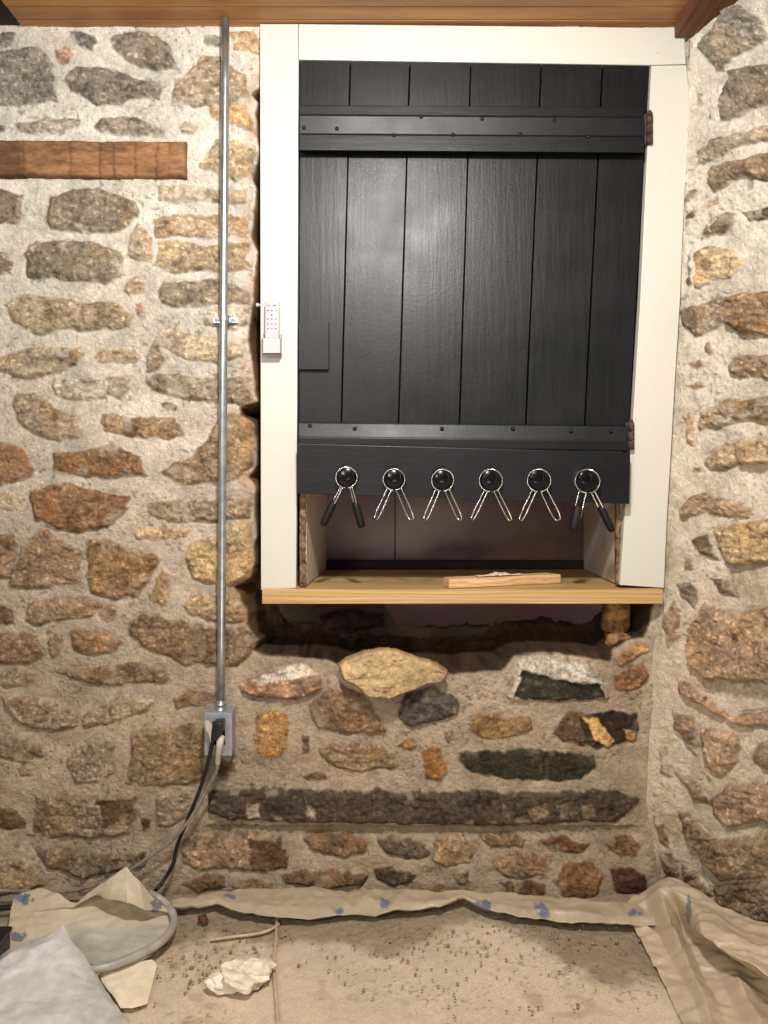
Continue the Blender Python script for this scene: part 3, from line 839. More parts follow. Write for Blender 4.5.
# ------------------------------------------------------------------ spring clips
def ringband(c, r, w, ang, tilt=0):
    """flat spring band, open at the bottom"""
    bm = bmesh.new(); n = 44; t = .0016
    M = Matrix.Rotation(ang, 3, 'Z') @ Matrix.Rotation(tilt, 3, 'X')
    rings = []
    a0 = math.radians(-84); a1 = math.radians(264)
    for i in range(n+1):
        a = a0+(a1-a0)*i/n
        ww = w*(1-.35*(abs(2*i/n-1))**6)
        row = []
        for rr_, yy in ((r, -ww/2), (r-.001, ww/2), (r-t-.0030, ww/2), (r-.0016, -ww/2)):
            row.append(bm.verts.new(c+M @ Vector((math.cos(a)*rr_, yy, math.sin(a)*rr_))))
        rings.append(row)
    for A, B in zip(rings, rings[1:]):
        for k in range(4): bm.faces.new((A[k], A[(k+1) % 4], B[(k+1) % 4], B[k]))
    bm.faces.new(rings[0]); bm.faces.new(rings[-1][::-1])
    return bm, M
YR = -.0585
def clip(i, xy, R, ang, legs, grips, label):
    c = W(xy[0], xy[1], YR)
    root = empty('spring_clip', c, label, 'clip', 'spring clips hanging on the peg rail')
    r = R/F*(D0+YR)
    b, M = ringband(Vector(c), r, .013, ang, .12)
    part(root, 'ring', b, M_CHROME, True)
    for s, (ex, ey, spread, y2) in zip((-1, 1), legs):
        hb = bmesh.new()
        top = W(xy[0]+s*R*.42, xy[1]+R*.90, YR)
        end = W(ex, ey, YR-.002)
        d = (end-top); ax = d.normalized(); sd_ = Vector((ax.z, 0, -ax.x))
        s2 = spread/F*D0
        # one wire running down, round the tip and back up
        o1 = Vector((0, -.006, 0)); o2 = Vector((0, .006, 0))
        w1 = -sd_*s2*.5; w2 = sd_*s2*.5
        P = [top+o1+w1*.9, top+d*.35+o1+w1*.95, top+d*.75+o1+w1, end+o1*.6+w1*.7, end+ax*.0015, end+o2*.6+w2*.7, top+d*.75+o2+w2, top+d*.35+o2+w2*.95, top+o2+w2*.9]
        tube(P, .00155, 6, 8, bm=hb)
        h_ = part(root, 'handle', hb, M_CHROME, True)
        if grips:
            ga = top+d*.38; gb = end+ax*.004
            gbm = bmesh.new()
            wd = .0080 if s2 < .011 else s2*.85
            s2g = wd
            n = 12; ringsg = []
            sec = [0, .04, .15, .5, .85, .96, 1]
            wid = [.55, .85, 1, 1.05, 1.05, .85, .45]
            for tt, ws in zip(sec, wid):
                p = ga+(gb-ga)*tt
                ringsg.append([gbm.verts.new(p+sd_*math.cos(k/n*math.tau)*wd*ws+Vector((0, math.sin(k/n*math.tau)*.0095*ws, 0))) for k in range(n)])
            for A, B in zip(ringsg, ringsg[1:]):
                for k in range(n): gbm.faces.new((A[k], A[(k+1) % n], B[(k+1) % n], B[k]))
            gbm.faces.new(ringsg[0]); gbm.faces.new(ringsg[-1])
            part(root, 'grip', gbm, M_RUBBER, True, up=h_, label='black rubber grip')
    return root
clip(0, clipxy[0], 11, .10, [(323, 524, 2.5, 0), (361.5, 526, 2.5, 0)], True, 'chrome ring clip with black rubber grips, leftmost on the peg rail')
clip(1, clipxy[1], 11.2, -.05, [(376, 518, 4.5, 0), (411.5, 518.5, 5.5, 0)], False, 'bare wire ring clip on the peg rail, second from its left end')
clip(2, clipxy[2], 11.4, .05, [(425.5, 518.5, 4.0, 0), (460, 519, 4.5, 0)], False, 'bare wire ring clip on the peg rail, third from its left end')
clip(3, clipxy[3], 11.8, -.22, [(472.5, 518.5, 3.0, 0), (510, 519.5, 3.5, 0)], False, 'bare wire ring clip on the peg rail, third from its right end')
clip(4, clipxy[4], 11.8, -.22, [(521, 519, 3.5, 0), (558, 519, 6.0, 0)], False, 'bare wire ring clip on the peg rail, second from its right end')
clip(5, clipxy[5], 12.4, -.45, [(573.5, 529, 6.0, 0), (612, 530, 2.5, 0)], True, 'chrome ring clip with black rubber grips, rightmost on the peg rail')

# ------------------------------------------------------------------ remote control in its holder
c0 = W(263.8, 301, -.034); c1 = W(280, 350, -.034)
rm = empty('remote_control', ((c0.x+c1.x)/2, -.02, (c0.z+c1.z)/2), 'slim white remote control standing in a holder on the left frame board', 'remote control')
part(rm, 'body', boxbm((c0.x+.0012, -.034, c1.z+.004), (c1.x-.0012, -.021, c0.z), .0035), M_WPLAST, True)
w_ = c1.x-c0.x
for r_, (yy, n) in enumerate(((305.5, 2), (310.5, 3), (315, 1), (319, 3), (324, 3), (328.5, 3))):
    for k in range(n):
        xx = c0.x+w_*((k+1)/(n+1) if n > 1 else .5); z = W(0, yy, -.034).z
        if r_ == 0: xx = c0.x+w_*(.28 if k == 0 else .68)
        hw = .0016 if not (r_ == 0 and k == 1) else .0032
        part(rm, 'button', boxbm((xx-hw, -.0352, z-.0014), (xx+hw, -.0338, z+.0014), .0004), M_GRAYBTN)
hd = empty('remote_holder', ((c0.x+c1.x)/2, YF, W(0, 343, -.03).z), 'small white wall bracket gripping the lower end of the remote', 'holder')
z0 = W(0, 355, -.034).z; z1 = W(0, 333, -.034).z
bm = bmesh.new()
boxbm((c0.x-.0022, -.0195, z0), (c1.x+.0022, YF-.0008, z1), .001, bm)
boxbm((c0.x-.0022, -.0385, z0), (c0.x-.0002, -.0195, z1), .0007, bm)
boxbm((c1.x+.0002, -.0385, z0), (c1.x+.0022, -.0195, z1), .0007, bm)
boxbm((c0.x-.0022, -.0385, z0), (c1.x+.0022, -.0195, z0+.004), .0007, bm)
boxbm((c0.x-.0022, -.0385, z0), (c1.x+.0022, -.0365, z1-.012), .0007, bm)
part(hd, 'cradle', bm, M_WPLAST)
bm = lathe(W(260.5, 305, -.008), (-1, 0, 0), [(0, .0028), (.004, .0028), (.005, .0045), (.009, .0045), (.010, .002)], 14)
part(wf, 'plastic_plug', bm, M_WPLAST, True)

# ------------------------------------------------------------------ conduit, strap, box
YC = -.030
cl = empty('steel_conduit', W(224, 360, YC), 'thin galvanised steel conduit pipe running from ceiling down to the outlet box', 'conduit')
p0 = W(225.5, 483-(ZCEIL-ZC)*F/(D0+YC)+.4, YC); p1 = W(221, 703, YC)
bm = bmesh.new(); tube([p0, (p0+p1)/2, p1], .0086, 4, 20, bm=bm)
part(cl, 'pipe', bm, M_GALV, True)
bm = bmesh.new()
cz = W(224, 318.5, YC)
for s in (-1, 1):
    boxbm((cz.x+s*.019-.0085, -.0135, cz.z-.006), (cz.x+s*.019+.0085, -.0115, cz.z+.006), .0006, bm)
    lathe((cz.x+s*.019, -.0135, cz.z), (0, -1, 0), [(0, .0045), (.002, .004), (.0035, .001)], 12, bm)
pts = [Vector((cz.x+math.cos(a)*.0097, YC-math.sin(a)*.0097, 0)) for a in [math.pi*k/14 for k in range(15)]]
pts = [Vector((cz.x+.0097, -.012, 0))]+pts+[Vector((cz.x-.0097, -.012, 0))]
for A, B in zip(pts, pts[1:]):
    n_ = Vector(((A.x+B.x)/2-cz.x, (A.y+B.y)/2-YC, 0)).normalized()*.0013
    vs = [bm.verts.new(Vector((q.x, q.y, cz.z+h))) for q in (A, B) for h in (-.006, .006)]
    ws = [bm.verts.new(v_.co+n_) for v_ in vs]
    for f in ((0, 1, 3, 2),): bm.faces.new([ws[i] for i in f]); bm.faces.new([vs[i] for i in f[::-1]])
    bm.faces.new((vs[0], vs[2], ws[2], ws[0])); bm.faces.new((vs[1], ws[1], ws[3], vs[3]))
part(cl, 'strap', bm, M_GALV, label='two-hole pipe strap')
bm = bmesh.new(); lathe(W(220.6, 713, YC), (0, 0, 1), [(0, .009), (.004, .009), (.0045, .0125), (.010, .0125), (.0105, .0105), (.017, .0105), (.0175, .012), (.022, .012), (.0225, .0095), (.028, .0095)], 20, bm)
part(cl, 'connector', bm, M_GALV, True)

bxc = W(218, 734, -.05)
ob = empty('outlet_box', W(218, 734, -.01), 'grey metal outlet box at the foot of the conduit with a flip cover', 'outlet')
bm = prism([(205, 712.5), (231.5, 713), (231.5, 756), (205, 755.5)], -.050, .000, .002)
part(ob, 'box', bm, M_BOX)
part(ob, 'cover_plate', prism([(204.5, 713), (231.8, 713.5), (231.8, 756), (204.5, 755.5)], -.054, -.0505, .0012), M_BOX)
part(ob, 'receptacle', prism([(212.5, 721.5), (225, 721.5), (225, 745), (212.5, 745)], -.0565, -.054, .001), M_PEG, label='dark receptacle face')
fl = bmesh.new()
P = [(205, 721), (209, 721), (213.5, 728), (213, 741), (210.5, 743), (209, 735), (205.5, 729)]
b2 = prism(P, -.078, -.074, .0006); merge(fl, b2)
part(ob, 'flip_lid', fl, M_BEIGE, label='opened pale flip lid')
# plugs + cables
cb = empty('power_cord', W(213, 745, -.07), 'black power cord plugged into the outlet box and hanging to the floor', 'cord')
part(cb, 'plug', prism([(212.5, 723), (222.5, 722.5), (222, 734), (217, 741), (210.5, 743), (211, 733)], -.088, -.057, .003), M_BCABLE, True)
def onfloor(px, py, z): return FL(px, py, z)
pts = [W(212.5, 741, -.075), W(210.5, 752, -.072), W(206, 770, -.066), W(199, 792, -.058), W(190, 814, -.050), W(180, 838, -.044), W(175.5, 852, -.044), W(173, 864, -.048), W(164, 880, -.055), W(156, 890, -.07), FL(150, 896, .010)]
part(cb, 'cable', tube(pts, .0042, 8, 12), M_BCABLE, True)
cg = empty('extension_cable', W(219, 750, -.07), 'grey cable plugged in below the black cord, running left along the wall foot', 'cable')
bm = bmesh.new()
tube([W(221, 737, -.075), W(220, 743, -.084), W(219, 750, -.080), W(218, 758, -.070), W(217.8, 764, -.064)], lambda t: .0085*(1-t)+.0048*t, 5, 14, bm=bm)
part(cg, 'plug', bm, M_BEIGE, True, label='beige moulded plug')
pts = [W(217.8, 763, -.064), W(216, 772, -.060), W(209, 786, -.052), W(202, 798, -.050), W(194, 812, -.050), W(180, 832, -.050), W(165, 846, -.050), W(148, 858, -.052), W(128, 871, -.055), W(106, 881, -.058), W(86, 888, -.06), W(60, 892, -.062), W(20, 891, -.064), W(-30, 890, -.066)]
part(cg, 'cable', tube(pts, .0036, 8, 12), M_GCABLE, True)

# ------------------------------------------------------------------ embedded timber on the left
bm = bmesh.new()
nX = 90; nZ = 22
tx = np.linspace(-160, 187.5, 220); tz = np.linspace(141.5, 178.5, 34)
TX, TZ = np.meshgrid(tx, tz)
TZs = TZ+np.where(TX > 0, (TX/187)*1.5, 0)
ed = np.minimum(np.minimum(TZ-141.5, 178.5-TZ), np.minimum(187.5-TX, 30))
ed = ed+1.3*fbm(TX, TZ, 12, 3, 403)
hh = .010*sst(-.5, 3.0, ed)+.0045*fbm(TX, TZ*4, 26, 4, 400)+.0022*fbm(TX*.6, TZ*3, 6, 3, 404)
for xk in (26, 73, 102, 116, 137, 158, 170): hh -= .0035*np.exp(-((TX-xk-1.2*fbm(TX, TZ, 9, 2, int(xk)))/1.0)**2)*sst(.2, .6, vn(TX*0+xk, TZ/9, 9))
Ct = lin((140, 102, 70))*(1+.60*fbm(TX*.8, TZ*4, 26, 4, 401)[..., None]+.35*fbm(TX, TZ*3, 5, 2, 402)[..., None])
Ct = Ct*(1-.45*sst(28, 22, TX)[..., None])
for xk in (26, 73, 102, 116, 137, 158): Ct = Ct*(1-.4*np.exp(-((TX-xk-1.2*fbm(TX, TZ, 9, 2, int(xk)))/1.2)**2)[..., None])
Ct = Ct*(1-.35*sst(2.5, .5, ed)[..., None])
M_TIMB = vcol_mat('rough_hewn_timber', .8, .5, .002, 300, .3, .15)
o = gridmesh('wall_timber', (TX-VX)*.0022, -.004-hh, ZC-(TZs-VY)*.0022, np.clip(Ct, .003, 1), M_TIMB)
if o.data.polygons[0].normal.y > 0: o.data.flip_normals()
bmx = bmesh.new(); bmx.from_mesh(o.data)
be = [e for e in bmx.edges if e.is_boundary]
r = bmesh.ops.extrude_edge_only(bmx, edges=be)
for v_ in [g for g in r['geom'] if isinstance(g, bmesh.types.BMVert)]: v_.co.y = .03
bmesh.ops.recalc_face_normals(bmx, faces=bmx.faces)
bmx.to_mesh(o.data); bmx.free()
tag(o, 'short brown rough-hewn timber set flush into the stone wall left of the conduit', 'timber')

# ------------------------------------------------------------------ flat tan rock on the ledge
P = [(337, 663), (347, 656), (365, 650), (384, 647), (400, 650), (415, 656), (439, 663), (450, 672), (443, 681), (419, 687), (400, 694), (388, 698), (368, 695), (357, 685), (343, 679)]
xs = np.arange(330, 458, .7); ys = np.arange(640, 704, .7); RX, RY = np.meshgrid(xs, ys)
sd = sdpoly(RX+1.6*fbm(RX, RY, 9, 3, 500), RY+1.2*fbm(RX, RY, 9, 3, 501), P)
hh = .020*sst(-.3, 4, sd)**.6+.011*fbm(RX, RY, 26, 4, 502)+.005*fbm(RX, RY*1.5, 8, 3, 503)-.003*sst(.7, .95, ridge(RX, RY*2, 30, 3, 504))
Cc = lin((214, 184, 138))*(1+.45*fbm(RX, RY*1.6, 24, 4, 505)[..., None]+.35*fbm(RX, RY, 4, 3, 506)[..., None]); Cc = Cc*(1-.4*sst(.7, .95, ridge(RX, RY*2, 30, 3, 504))[..., None])
Cc = Cc*(1-.45*sst(3.2, .2, sd)[..., None]*np.array([.8, 1, 1.1]))
Yk = -.030-.25*(RY-672)*.0022*.6-hh
o = gridmesh('flat_rock', (RX-VX)*.00216, Yk, ZC-(RY-VY)*.00216, np.clip(Cc, .003, 1), M_STONE, sd > -.2)
bmx = bmesh.new(); bmx.from_mesh(o.data)
be = [e for e in bmx.edges if e.is_boundary]
r = bmesh.ops.extrude_edge_only(bmx, edges=be)
nv = [g for g in r['geom'] if isinstance(g, bmesh.types.BMVert)]
ctr = Vector((sum(v_.co.x for v_ in nv)/len(nv), 0, sum(v_.co.z for v_ in nv)/len(nv)))
for v_ in nv: v_.co.y += .022; v_.co.x = ctr.x+(v_.co.x-ctr.x)*.93; v_.co.z = ctr.z+(v_.co.z-ctr.z)*.9
ne = [e for e in bmx.edges if e.is_boundary]
bmesh.ops.holes_fill(bmx, edges=ne)
bmesh.ops.recalc_face_normals(bmx, faces=bmx.faces)
bmx.to_mesh(o.data); bmx.free()
tag(o, 'flat pointed tan rock leaning on top of the low wall under the shelf', 'rock')

# ------------------------------------------------------------------ offcut and scrap on the shelf
A = Vector(((449-VX)/F*1.625, -.024, 0)); d = Vector((.264, .088, 0)); L = d.length; d.normalize(); nrm = Vector((-d.y, d.x, 0))
oc = empty('wood_offcut', A+Vector((0, 0, ZS)), 'pale pine offcut lying askew on the shelf at its front edge', 'offcut')
bm = bmesh.new(); vs = []
T_ = .021; Wd = .040
for z in (.0006, T_):
    for s, t_ in ((0, 0), (L, 0), (L-.012, Wd), (.004, Wd)): vs.append(bm.verts.new(A+d*s+nrm*t_+Vector((0, 0, ZS+z))))
for f in ((0, 1, 2, 3), (7, 6, 5, 4), (0, 4, 5, 1), (1, 5, 6, 2), (2, 6, 7, 3), (3, 7, 4, 0)): bm.faces.new([vs[i] for i in f])
bmesh.ops.recalc_face_normals(bm, faces=bm.faces); bmesh.ops.bevel(bm, geom=list(bm.edges), offset=.001, segments=2, affect='EDGES')
part(oc, 'board', bm, M_PINETOP)
sx = np.linspace(0, 1, 60); sy = np.linspace(0, 1, 24); SX, SY = np.meshgrid(sx, sy)
s_ = .075+.115*SX; t_ = .003+.032*SY+.004*fbm(SX*90, SY*90, 20, 2, 601)
zz = T_+.0015+.0045*np.abs(fbm(SX*120, SY*60, 22, 4, 600))+.005*sst(.3, .5, SX)*sst(.8, .6, SX)*SY
PXs = A.x+d.x*s_+nrm.x*t_; PYs = A.y+d.y*s_+nrm.y*t_
Cs = np.ones(PXs.shape+(3,))*lin((226, 202, 178))*(1+.15*fbm(SX*99, SY*50, 14, 3, 602)[..., None])
o = gridmesh('paper_scrap', PXs, PYs, ZS+zz, Cs, M_SHEET, (np.abs(SY-.5) < .5-.18*vn(SX*9, SX*0, 3)))
tag(o, 'torn scrap of crumpled paper lying on top of the pine offcut', 'scrap')

# ------------------------------------------------------------------ floor sheeting
def crumple(x, y, seed, per=46, k=5):
    r = random.Random(seed); t = 0
    x = x+per*.35*fbm(x, y, per*1.6, 2, seed % 50); y = y+per*.35*fbm(x, y, per*1.6, 2, seed % 50+4)
    for i in range(k):
        a = r.uniform(0, math.pi); p = per*r.uniform(.6, 1.7); o_ = r.uniform(0, 100)
        w_ = ((x*math.cos(a)+y*math.sin(a)+o_)/p) % 1
        t = t+(np.abs(w_-.5)*2-.5)*p/per*sst(.35, .65, vn(x/per/1.3+i*7, y/per/1.3, seed % 40+i))
    return t
def polyl(P, n):
    P = [Vector(p) for p in P]; out = []
    for a, b in zip(P, P[1:]):
        for k in range(n): out.append(a.lerp(b, k/n))
    return out+[P[-1]]
def patch(name, ctrl, colf, seed, amp=.004, n=(110, 150), cp=12, keepf=None, sharp=.75):
    """ctrl: rows of (px,py,z). Catmull-Rom surface through floor-height points"""
    rws = [catmull([FL(*p) if len(p) == 3 else W(p[0], p[1], p[3]) for p in row], cp) for row in ctrl]
    m = len(rws[0]); colsC = [catmull([rws[r][j] for r in range(len(rws))], cp) for j in range(m)]
    A = np.array([[tuple(v) for v in c] for c in colsC]).transpose(1, 0, 2)
    rwl = [polyl([FL(*p) for p in row], cp) for row in ctrl]
    cl_ = [polyl([rwl[r][j] for r in range(len(rwl))], cp) for j in range(m)]
    B_ = np.array([[tuple(v) for v in c] for c in cl_]).transpose(1, 0, 2)
    A = A*(1-sharp)+B_*sharp
    nr, nc = A.shape[:2]
    # resample denser bilinearly
    ri = np.linspace(0, nr-1.001, n[0]); ci = np.linspace(0, nc-1.001, n[1])
    R0 = ri.astype(int); C0 = ci.astype(int); fr = (ri-R0)[:, None, None]; fc = (ci-C0)[None, :, None]
    G = (A[R0][:, C0]*(1-fc)+A[R0][:, C0+1]*fc)*(1-fr)+(A[R0+1][:, C0]*(1-fc)+A[R0+1][:, C0+1]*fc)*fr
    Vv, Uu = np.meshgrid(np.linspace(0, 1, n[0]), np.linspace(0, 1, n[1]), indexing='ij')
    gx = G[..., 0]*450; gy = G[..., 1]*450+G[..., 2]*300
    wr = ridge(gx, gy, 34, 3, seed)
    edge = 1
    G[..., 2] += amp*.35*(wr-.2)+amp*.5*fbm(gx, gy, 55, 2, seed+5)+amp*.55*crumple(gx, gy, seed, 40)+amp*.22*crumple(gx, gy, seed+1, 14)
    G[..., 1] += amp*.7*crumple(gx+50, gy+90, seed+2, 34)
    C = colf(G, Uu, Vv, gx, gy)
    kp = None if keepf is None else keepf(Uu, Vv, gx, gy)
    o = gridmesh(name, G[..., 0], G[..., 1], G[..., 2], np.clip(C, .004, 1), M_SHEET, kp)
    md = o.modifiers.new('thickness', 'SOLIDIFY'); md.thickness = .0008
    return o
def imgxy(G):
    d = D0+G[..., 1]
    return VX+G[..., 0]/d*F, VY-(G[..., 2]-ZC)/d*F
def blotch(ix, iy, marks, C, col=(72, 92, 128)):
    for x, y, rx, ry in marks:
        m = sst(1.1, .6, np.sqrt(((ix-x)/rx)**2+((iy-y)/ry)**2)+.9*fbm(ix, iy, 4, 3, 9))[..., None]*.75
        C = C*(1-m)+lin(col)*m
    return C
def tan_col(base, marks, var=.12):
    def f(G, U_, V_, gx, gy):
        C = lin(base)*(1+var*fbm(gx, gy, 30, 4, 71)[..., None]+.06*fbm(gx, gy, 6, 2, 72)[..., None])
        ix, iy = imgxy(G)
        return blotch(ix, iy, marks, C)
    return f

# hem strip along the foot of the wall
hx = [170, 215, 245, 275, 310, 350, 400, 440, 462, 490, 520, 560, 600, 668]
btm = [908, 906, 914, 918, 917, 913, 911, 908, 900, 912, 917, 921, 923, 926]
tp = [899, 893, 890, 888, 887, 888, 888, 889, 890, 891, 893, 896, 900, 905]
rowA = [(x, t_+2, .022) for x, t_ in zip(hx, tp)]
rowB = [(x, t_+1, .027) for x, t_ in zip(hx, tp)]
rowC = [(x, (t_*.35+b*.65), .027) for x, t_, b in zip(hx, tp, btm)]
rowD = [(x, b, .020) for x, b in zip(hx, btm)]
rowE = [(x, b+1, .012) for x, b in zip(hx, btm)]
rowF = [(x, b-3, .009) for x, b in zip(hx, btm)]
hem = patch('plastic_hem', [[FLp for FLp in r_] for r_ in (rowA, rowB, rowC, rowD, rowE, rowF)],
            tan_col((176, 160, 136), [(462, 902, 6, 4), (483, 907, 9, 7), (538, 906, 7, 4), (545, 913, 6, 5), (232, 896, 7, 3), (338, 911, 6, 4), (385, 903, 6, 5), (634, 913, 8, 4)]), 800, .006, (70, 620))
hem.name = 'plastic_hem'
tag(hem, 'rolled dusty plastic sheet hem lying along the foot of the back wall', 'plastic sheet')

# right pile climbing into the corner
rows_ = [
 [(622, 905, .015), (644, 889, .040), (658, 881, .060), (668, 878, .070), (688, 884, .075), (722, 907, .070), (750, 919, .070), (790, 924, .070)],
 [(624, 912, .015), (646, 900, .040), (660, 890, .075), (672, 889, .085), (694, 898, .085), (726, 920, .085), (754, 936, .085), (800, 945, .080)],
 [(628, 920, .012), (648, 912, .025), (662, 900, .068), (676, 906, .045), (698, 915, .086), (730, 938, .092), (760, 955, .092), (810, 968, .085)],
 [(634, 928, .010), (654, 926, .012), (668, 914, .055), (682, 923, .018), (702, 935, .080), (734, 957, .090), (766, 975, .090), (816, 990, .085)],
 [(640, 938, .008), (660, 940, .010), (674, 930, .045), (686, 936, .012), (703, 940, .024), (735, 960, .026), (767, 980, .026), (818, 996, .030)],
 [(650, 955, .006), (672, 962, .008), (684, 953, .034), (696, 960, .010), (714, 964, .016), (740, 980, .040), (770, 998, .016), (822, 1012, .030)],
 [(665, 985, .005), (688, 990, .006), (698, 984, .028), (712, 991, .008), (728, 995, .012), (750, 1004, .038), (778, 1018, .012), (830, 1030, .020)],
 [(688, 1035, .004), (710, 1040, .004), (722, 1038, .018), (738, 1042, .006), (752, 1046, .008), (775, 1050, .024), (800, 1062, .006), (860, 1080, .008)],
]
def pile_col(G, U_, V_, gx, gy):
    ix, iy = imgxy(G)
    C = lin((188, 170, 144))*(1+.12*fbm(gx, gy, 30, 4, 71)[..., None]+.05*fbm(gx, gy, 6, 2, 72)[..., None])
    g = (sst(670, 690, ix)*sst(735, 705, ix)*sst(900, 925, iy))[..., None]*np.clip(.5+.8*fbm(gx, gy, 18, 3, 75), 0, 1)[..., None]
    C = C*(1-g*.6)+lin((176, 164, 148))*g*.6
    return blotch(ix, iy, [(688, 912, 4, 13), (636, 918, 6, 3), (632, 925, 5, 3)], C, (84, 98, 126))
pile = patch('plastic_sheet', rows_, pile_col, 820, .010, (240, 280))
tag(pile, 'bunched tan plastic dust sheet heaped in the right corner and folding down onto the floor', 'plastic sheet')

# left: sheet with a standing triangular peak
rows_ = [
 [(14, 897, .040), (38, 887, .055), (76, 903, .050), (110, 878, .100), (127, 865, .125), (138, 880, .100), (150, 895, .065), (162, 904, .035)],
 [(12, 905, .035), (38, 898, .050), (74, 905, .048), (104, 890, .085), (127, 890, .095), (142, 897, .075), (156, 904, .045), (168, 908, .025)],
 [(10, 915, .030), (36, 908, .044), (72, 906, .047), (98, 897, .070), (126, 905, .072), (144, 909, .055), (158, 910, .035), (171, 912, .018)],
 [(10, 917, .028), (36, 911, .038), (72, 908, .040), (100, 895, .045), (128, 902, .040), (146, 906, .032), (160, 908, .024), (172, 911, .012)],
 [(8, 928, .025), (36, 923, .032), (74, 920, .030), (104, 913, .032), (130, 914, .028), (148, 915, .020), (162, 917, .014), (173, 915, .010)],
 [(6, 945, .02), (40, 940, .02), (78, 938, .018), (104, 936, .016), (128, 936, .014), (146, 935, .012), (160, 930, .010), (172, 922, .008)],
 [(2, 965, .02), (40, 962, .012), (74, 962, .010), (98, 966, .008), (122, 962, .008), (140, 956, .006), (152, 950, .006), (166, 942, .005)],
]
def peak_col(G, U_, V_, gx, gy):
    ix, iy = imgxy(G)
    C = lin((198, 184, 160))*(1+.10*fbm(gx, gy, 30, 4, 77)[..., None]+.05*fbm(gx, gy, 6, 2, 78)[..., None])
    g = sst(918, 936, iy)[..., None]*sst(60, 75, ix)[..., None]
    C = C*(1-g*.75)+lin((170, 168, 162))*g*.75
    return blotch(ix, iy, [(19, 896, 6, 6), (27, 900, 5, 6), (156, 905, 6, 6), (18, 936, 8, 6)], C, (74, 90, 126))
o = patch('plastic_sheet', rows_, peak_col, 840, .006, (200, 240))
tag(o, 'crumpled tan plastic sheet with a standing triangular peak at the left wall foot', 'plastic sheet')
# front grey-white sheet
rows_ = [
 [(-40, 975, .02), (-5, 960, .03), (25, 943, .05), (45, 934, .07), (62, 925, .085), (68, 932, .075), (74, 942, .055), (80, 946, .04)],
 [(-50, 990, .03), (-8, 968, .045), (22, 950, .06), (44, 941, .075), (62, 937, .075), (74, 944, .062), (84, 954, .05), (92, 966, .035)],
 [(-60, 1010, .03), (-10, 990, .04), (22, 975, .045), (48, 968, .050), (68, 965, .048), (84, 970, .042), (96, 980, .03), (108, 992, .015)],
 [(-70, 1040, .02), (-10, 1025, .03), (26, 1010, .034), (54, 1004, .034), (78, 1002, .03), (98, 1006, .022), (114, 1012, .014), (126, 1020, .006)],
 [(-80, 1080, .01), (-10, 1065, .02), (30, 1055, .02), (60, 1050, .02), (90, 1050, .015), (112, 1050, .010), (130, 1055, .006), (142, 1060, .004)],
]
def front_col(G, U_, V_, gx, gy):
    C = lin((196, 195, 189))*(1+.16*fbm(gx, gy, 20, 4, 81)[..., None]+.12*fbm(gx, gy, 7, 2, 82)[..., None])
    e = sst(.10, .0, V_)[..., None]*.5
    return C*(1-e)+lin((212, 196, 166))*e
o = patch('plastic_sheet', rows_, front_col, 860, .006, (200, 240))
tag(o, 'greyish white plastic sheet with a rounded peak in front, at the bottom left corner', 'plastic sheet')
# flat cream corner of film on the floor between them
rows_ = [[(98, 972, .006), (112, 968, .010), (130, 963, .010), (152, 961, .008)],
         [(102, 980, .008), (116, 980, .012), (134, 976, .010), (157, 966, .006)],
         [(112, 992, .006), (126, 995, .008), (140, 990, .007), (152, 985, .005)],
         [(120, 1010, .004), (132, 1010, .005), (142, 1006, .004), (148, 1003, .003)]]
o = patch('plastic_sheet', rows_, tan_col((232, 218, 190), []), 880, .003, (90, 110))
tag(o, 'small flat cream corner of film on the floor beside the grey-white sheet', 'plastic sheet')

# hose looping out over the left sheet
pts = [FL(148, 893, .05), FL(158, 898, .035), FL(169, 907, .025), FL(174, 919, .022), FL(170, 932, .024), FL(158, 944, .026), FL(140, 954, .026), FL(118, 963, .026), FL(96, 969, .026), FL(76, 972, .022), FL(60, 975, .012)]
o = bmobj('grey_hose', tube(pts, .0078, 8, 14), M_HOSE, None, True)
tag(o, 'thick translucent grey hose looping over the left plastic sheet', 'hose')
pts = [FL(-60, 912, .02), FL(-10, 909, .02), FL(12, 907, .022), FL(30, 905, .02), FL(50, 908, .012)]
o = bmobj('black_cable', tube(pts, .006, 8, 12), M_BCABLE, None, True)
tag(o, 'short length of black cable entering at the left edge behind the plastic', 'cable')
dc = empty('equipment_case', FL(-6, 950, 0), 'dark low case at the left edge of the floor behind the plastic sheet', 'case')
a = FL(-50, 960, 0); b_ = FL(12, 930, 0)
part(dc, 'body', boxbm((a.x, -.36, .002), (FL(10, 945, .03).x, -.24, .052), .006), M_DARK)
part(dc, 'lid', boxbm((a.x-.002, -.362, .053), (FL(10, 945, .03).x+.002, -.238, .062), .003), M_BCABLE)
tubeP = [Vector((a.x+.0, -.345, .067)), Vector((a.x+.05, -.35, .069)), Vector((FL(4, 940, .05).x, -.345, .068)), Vector((FL(10, 940, .05).x, -.33, .067))]
part(dc, 'handle', tube(tubeP, .004, 6, 10), M_GCABLE, True, label='grey carrying handle')

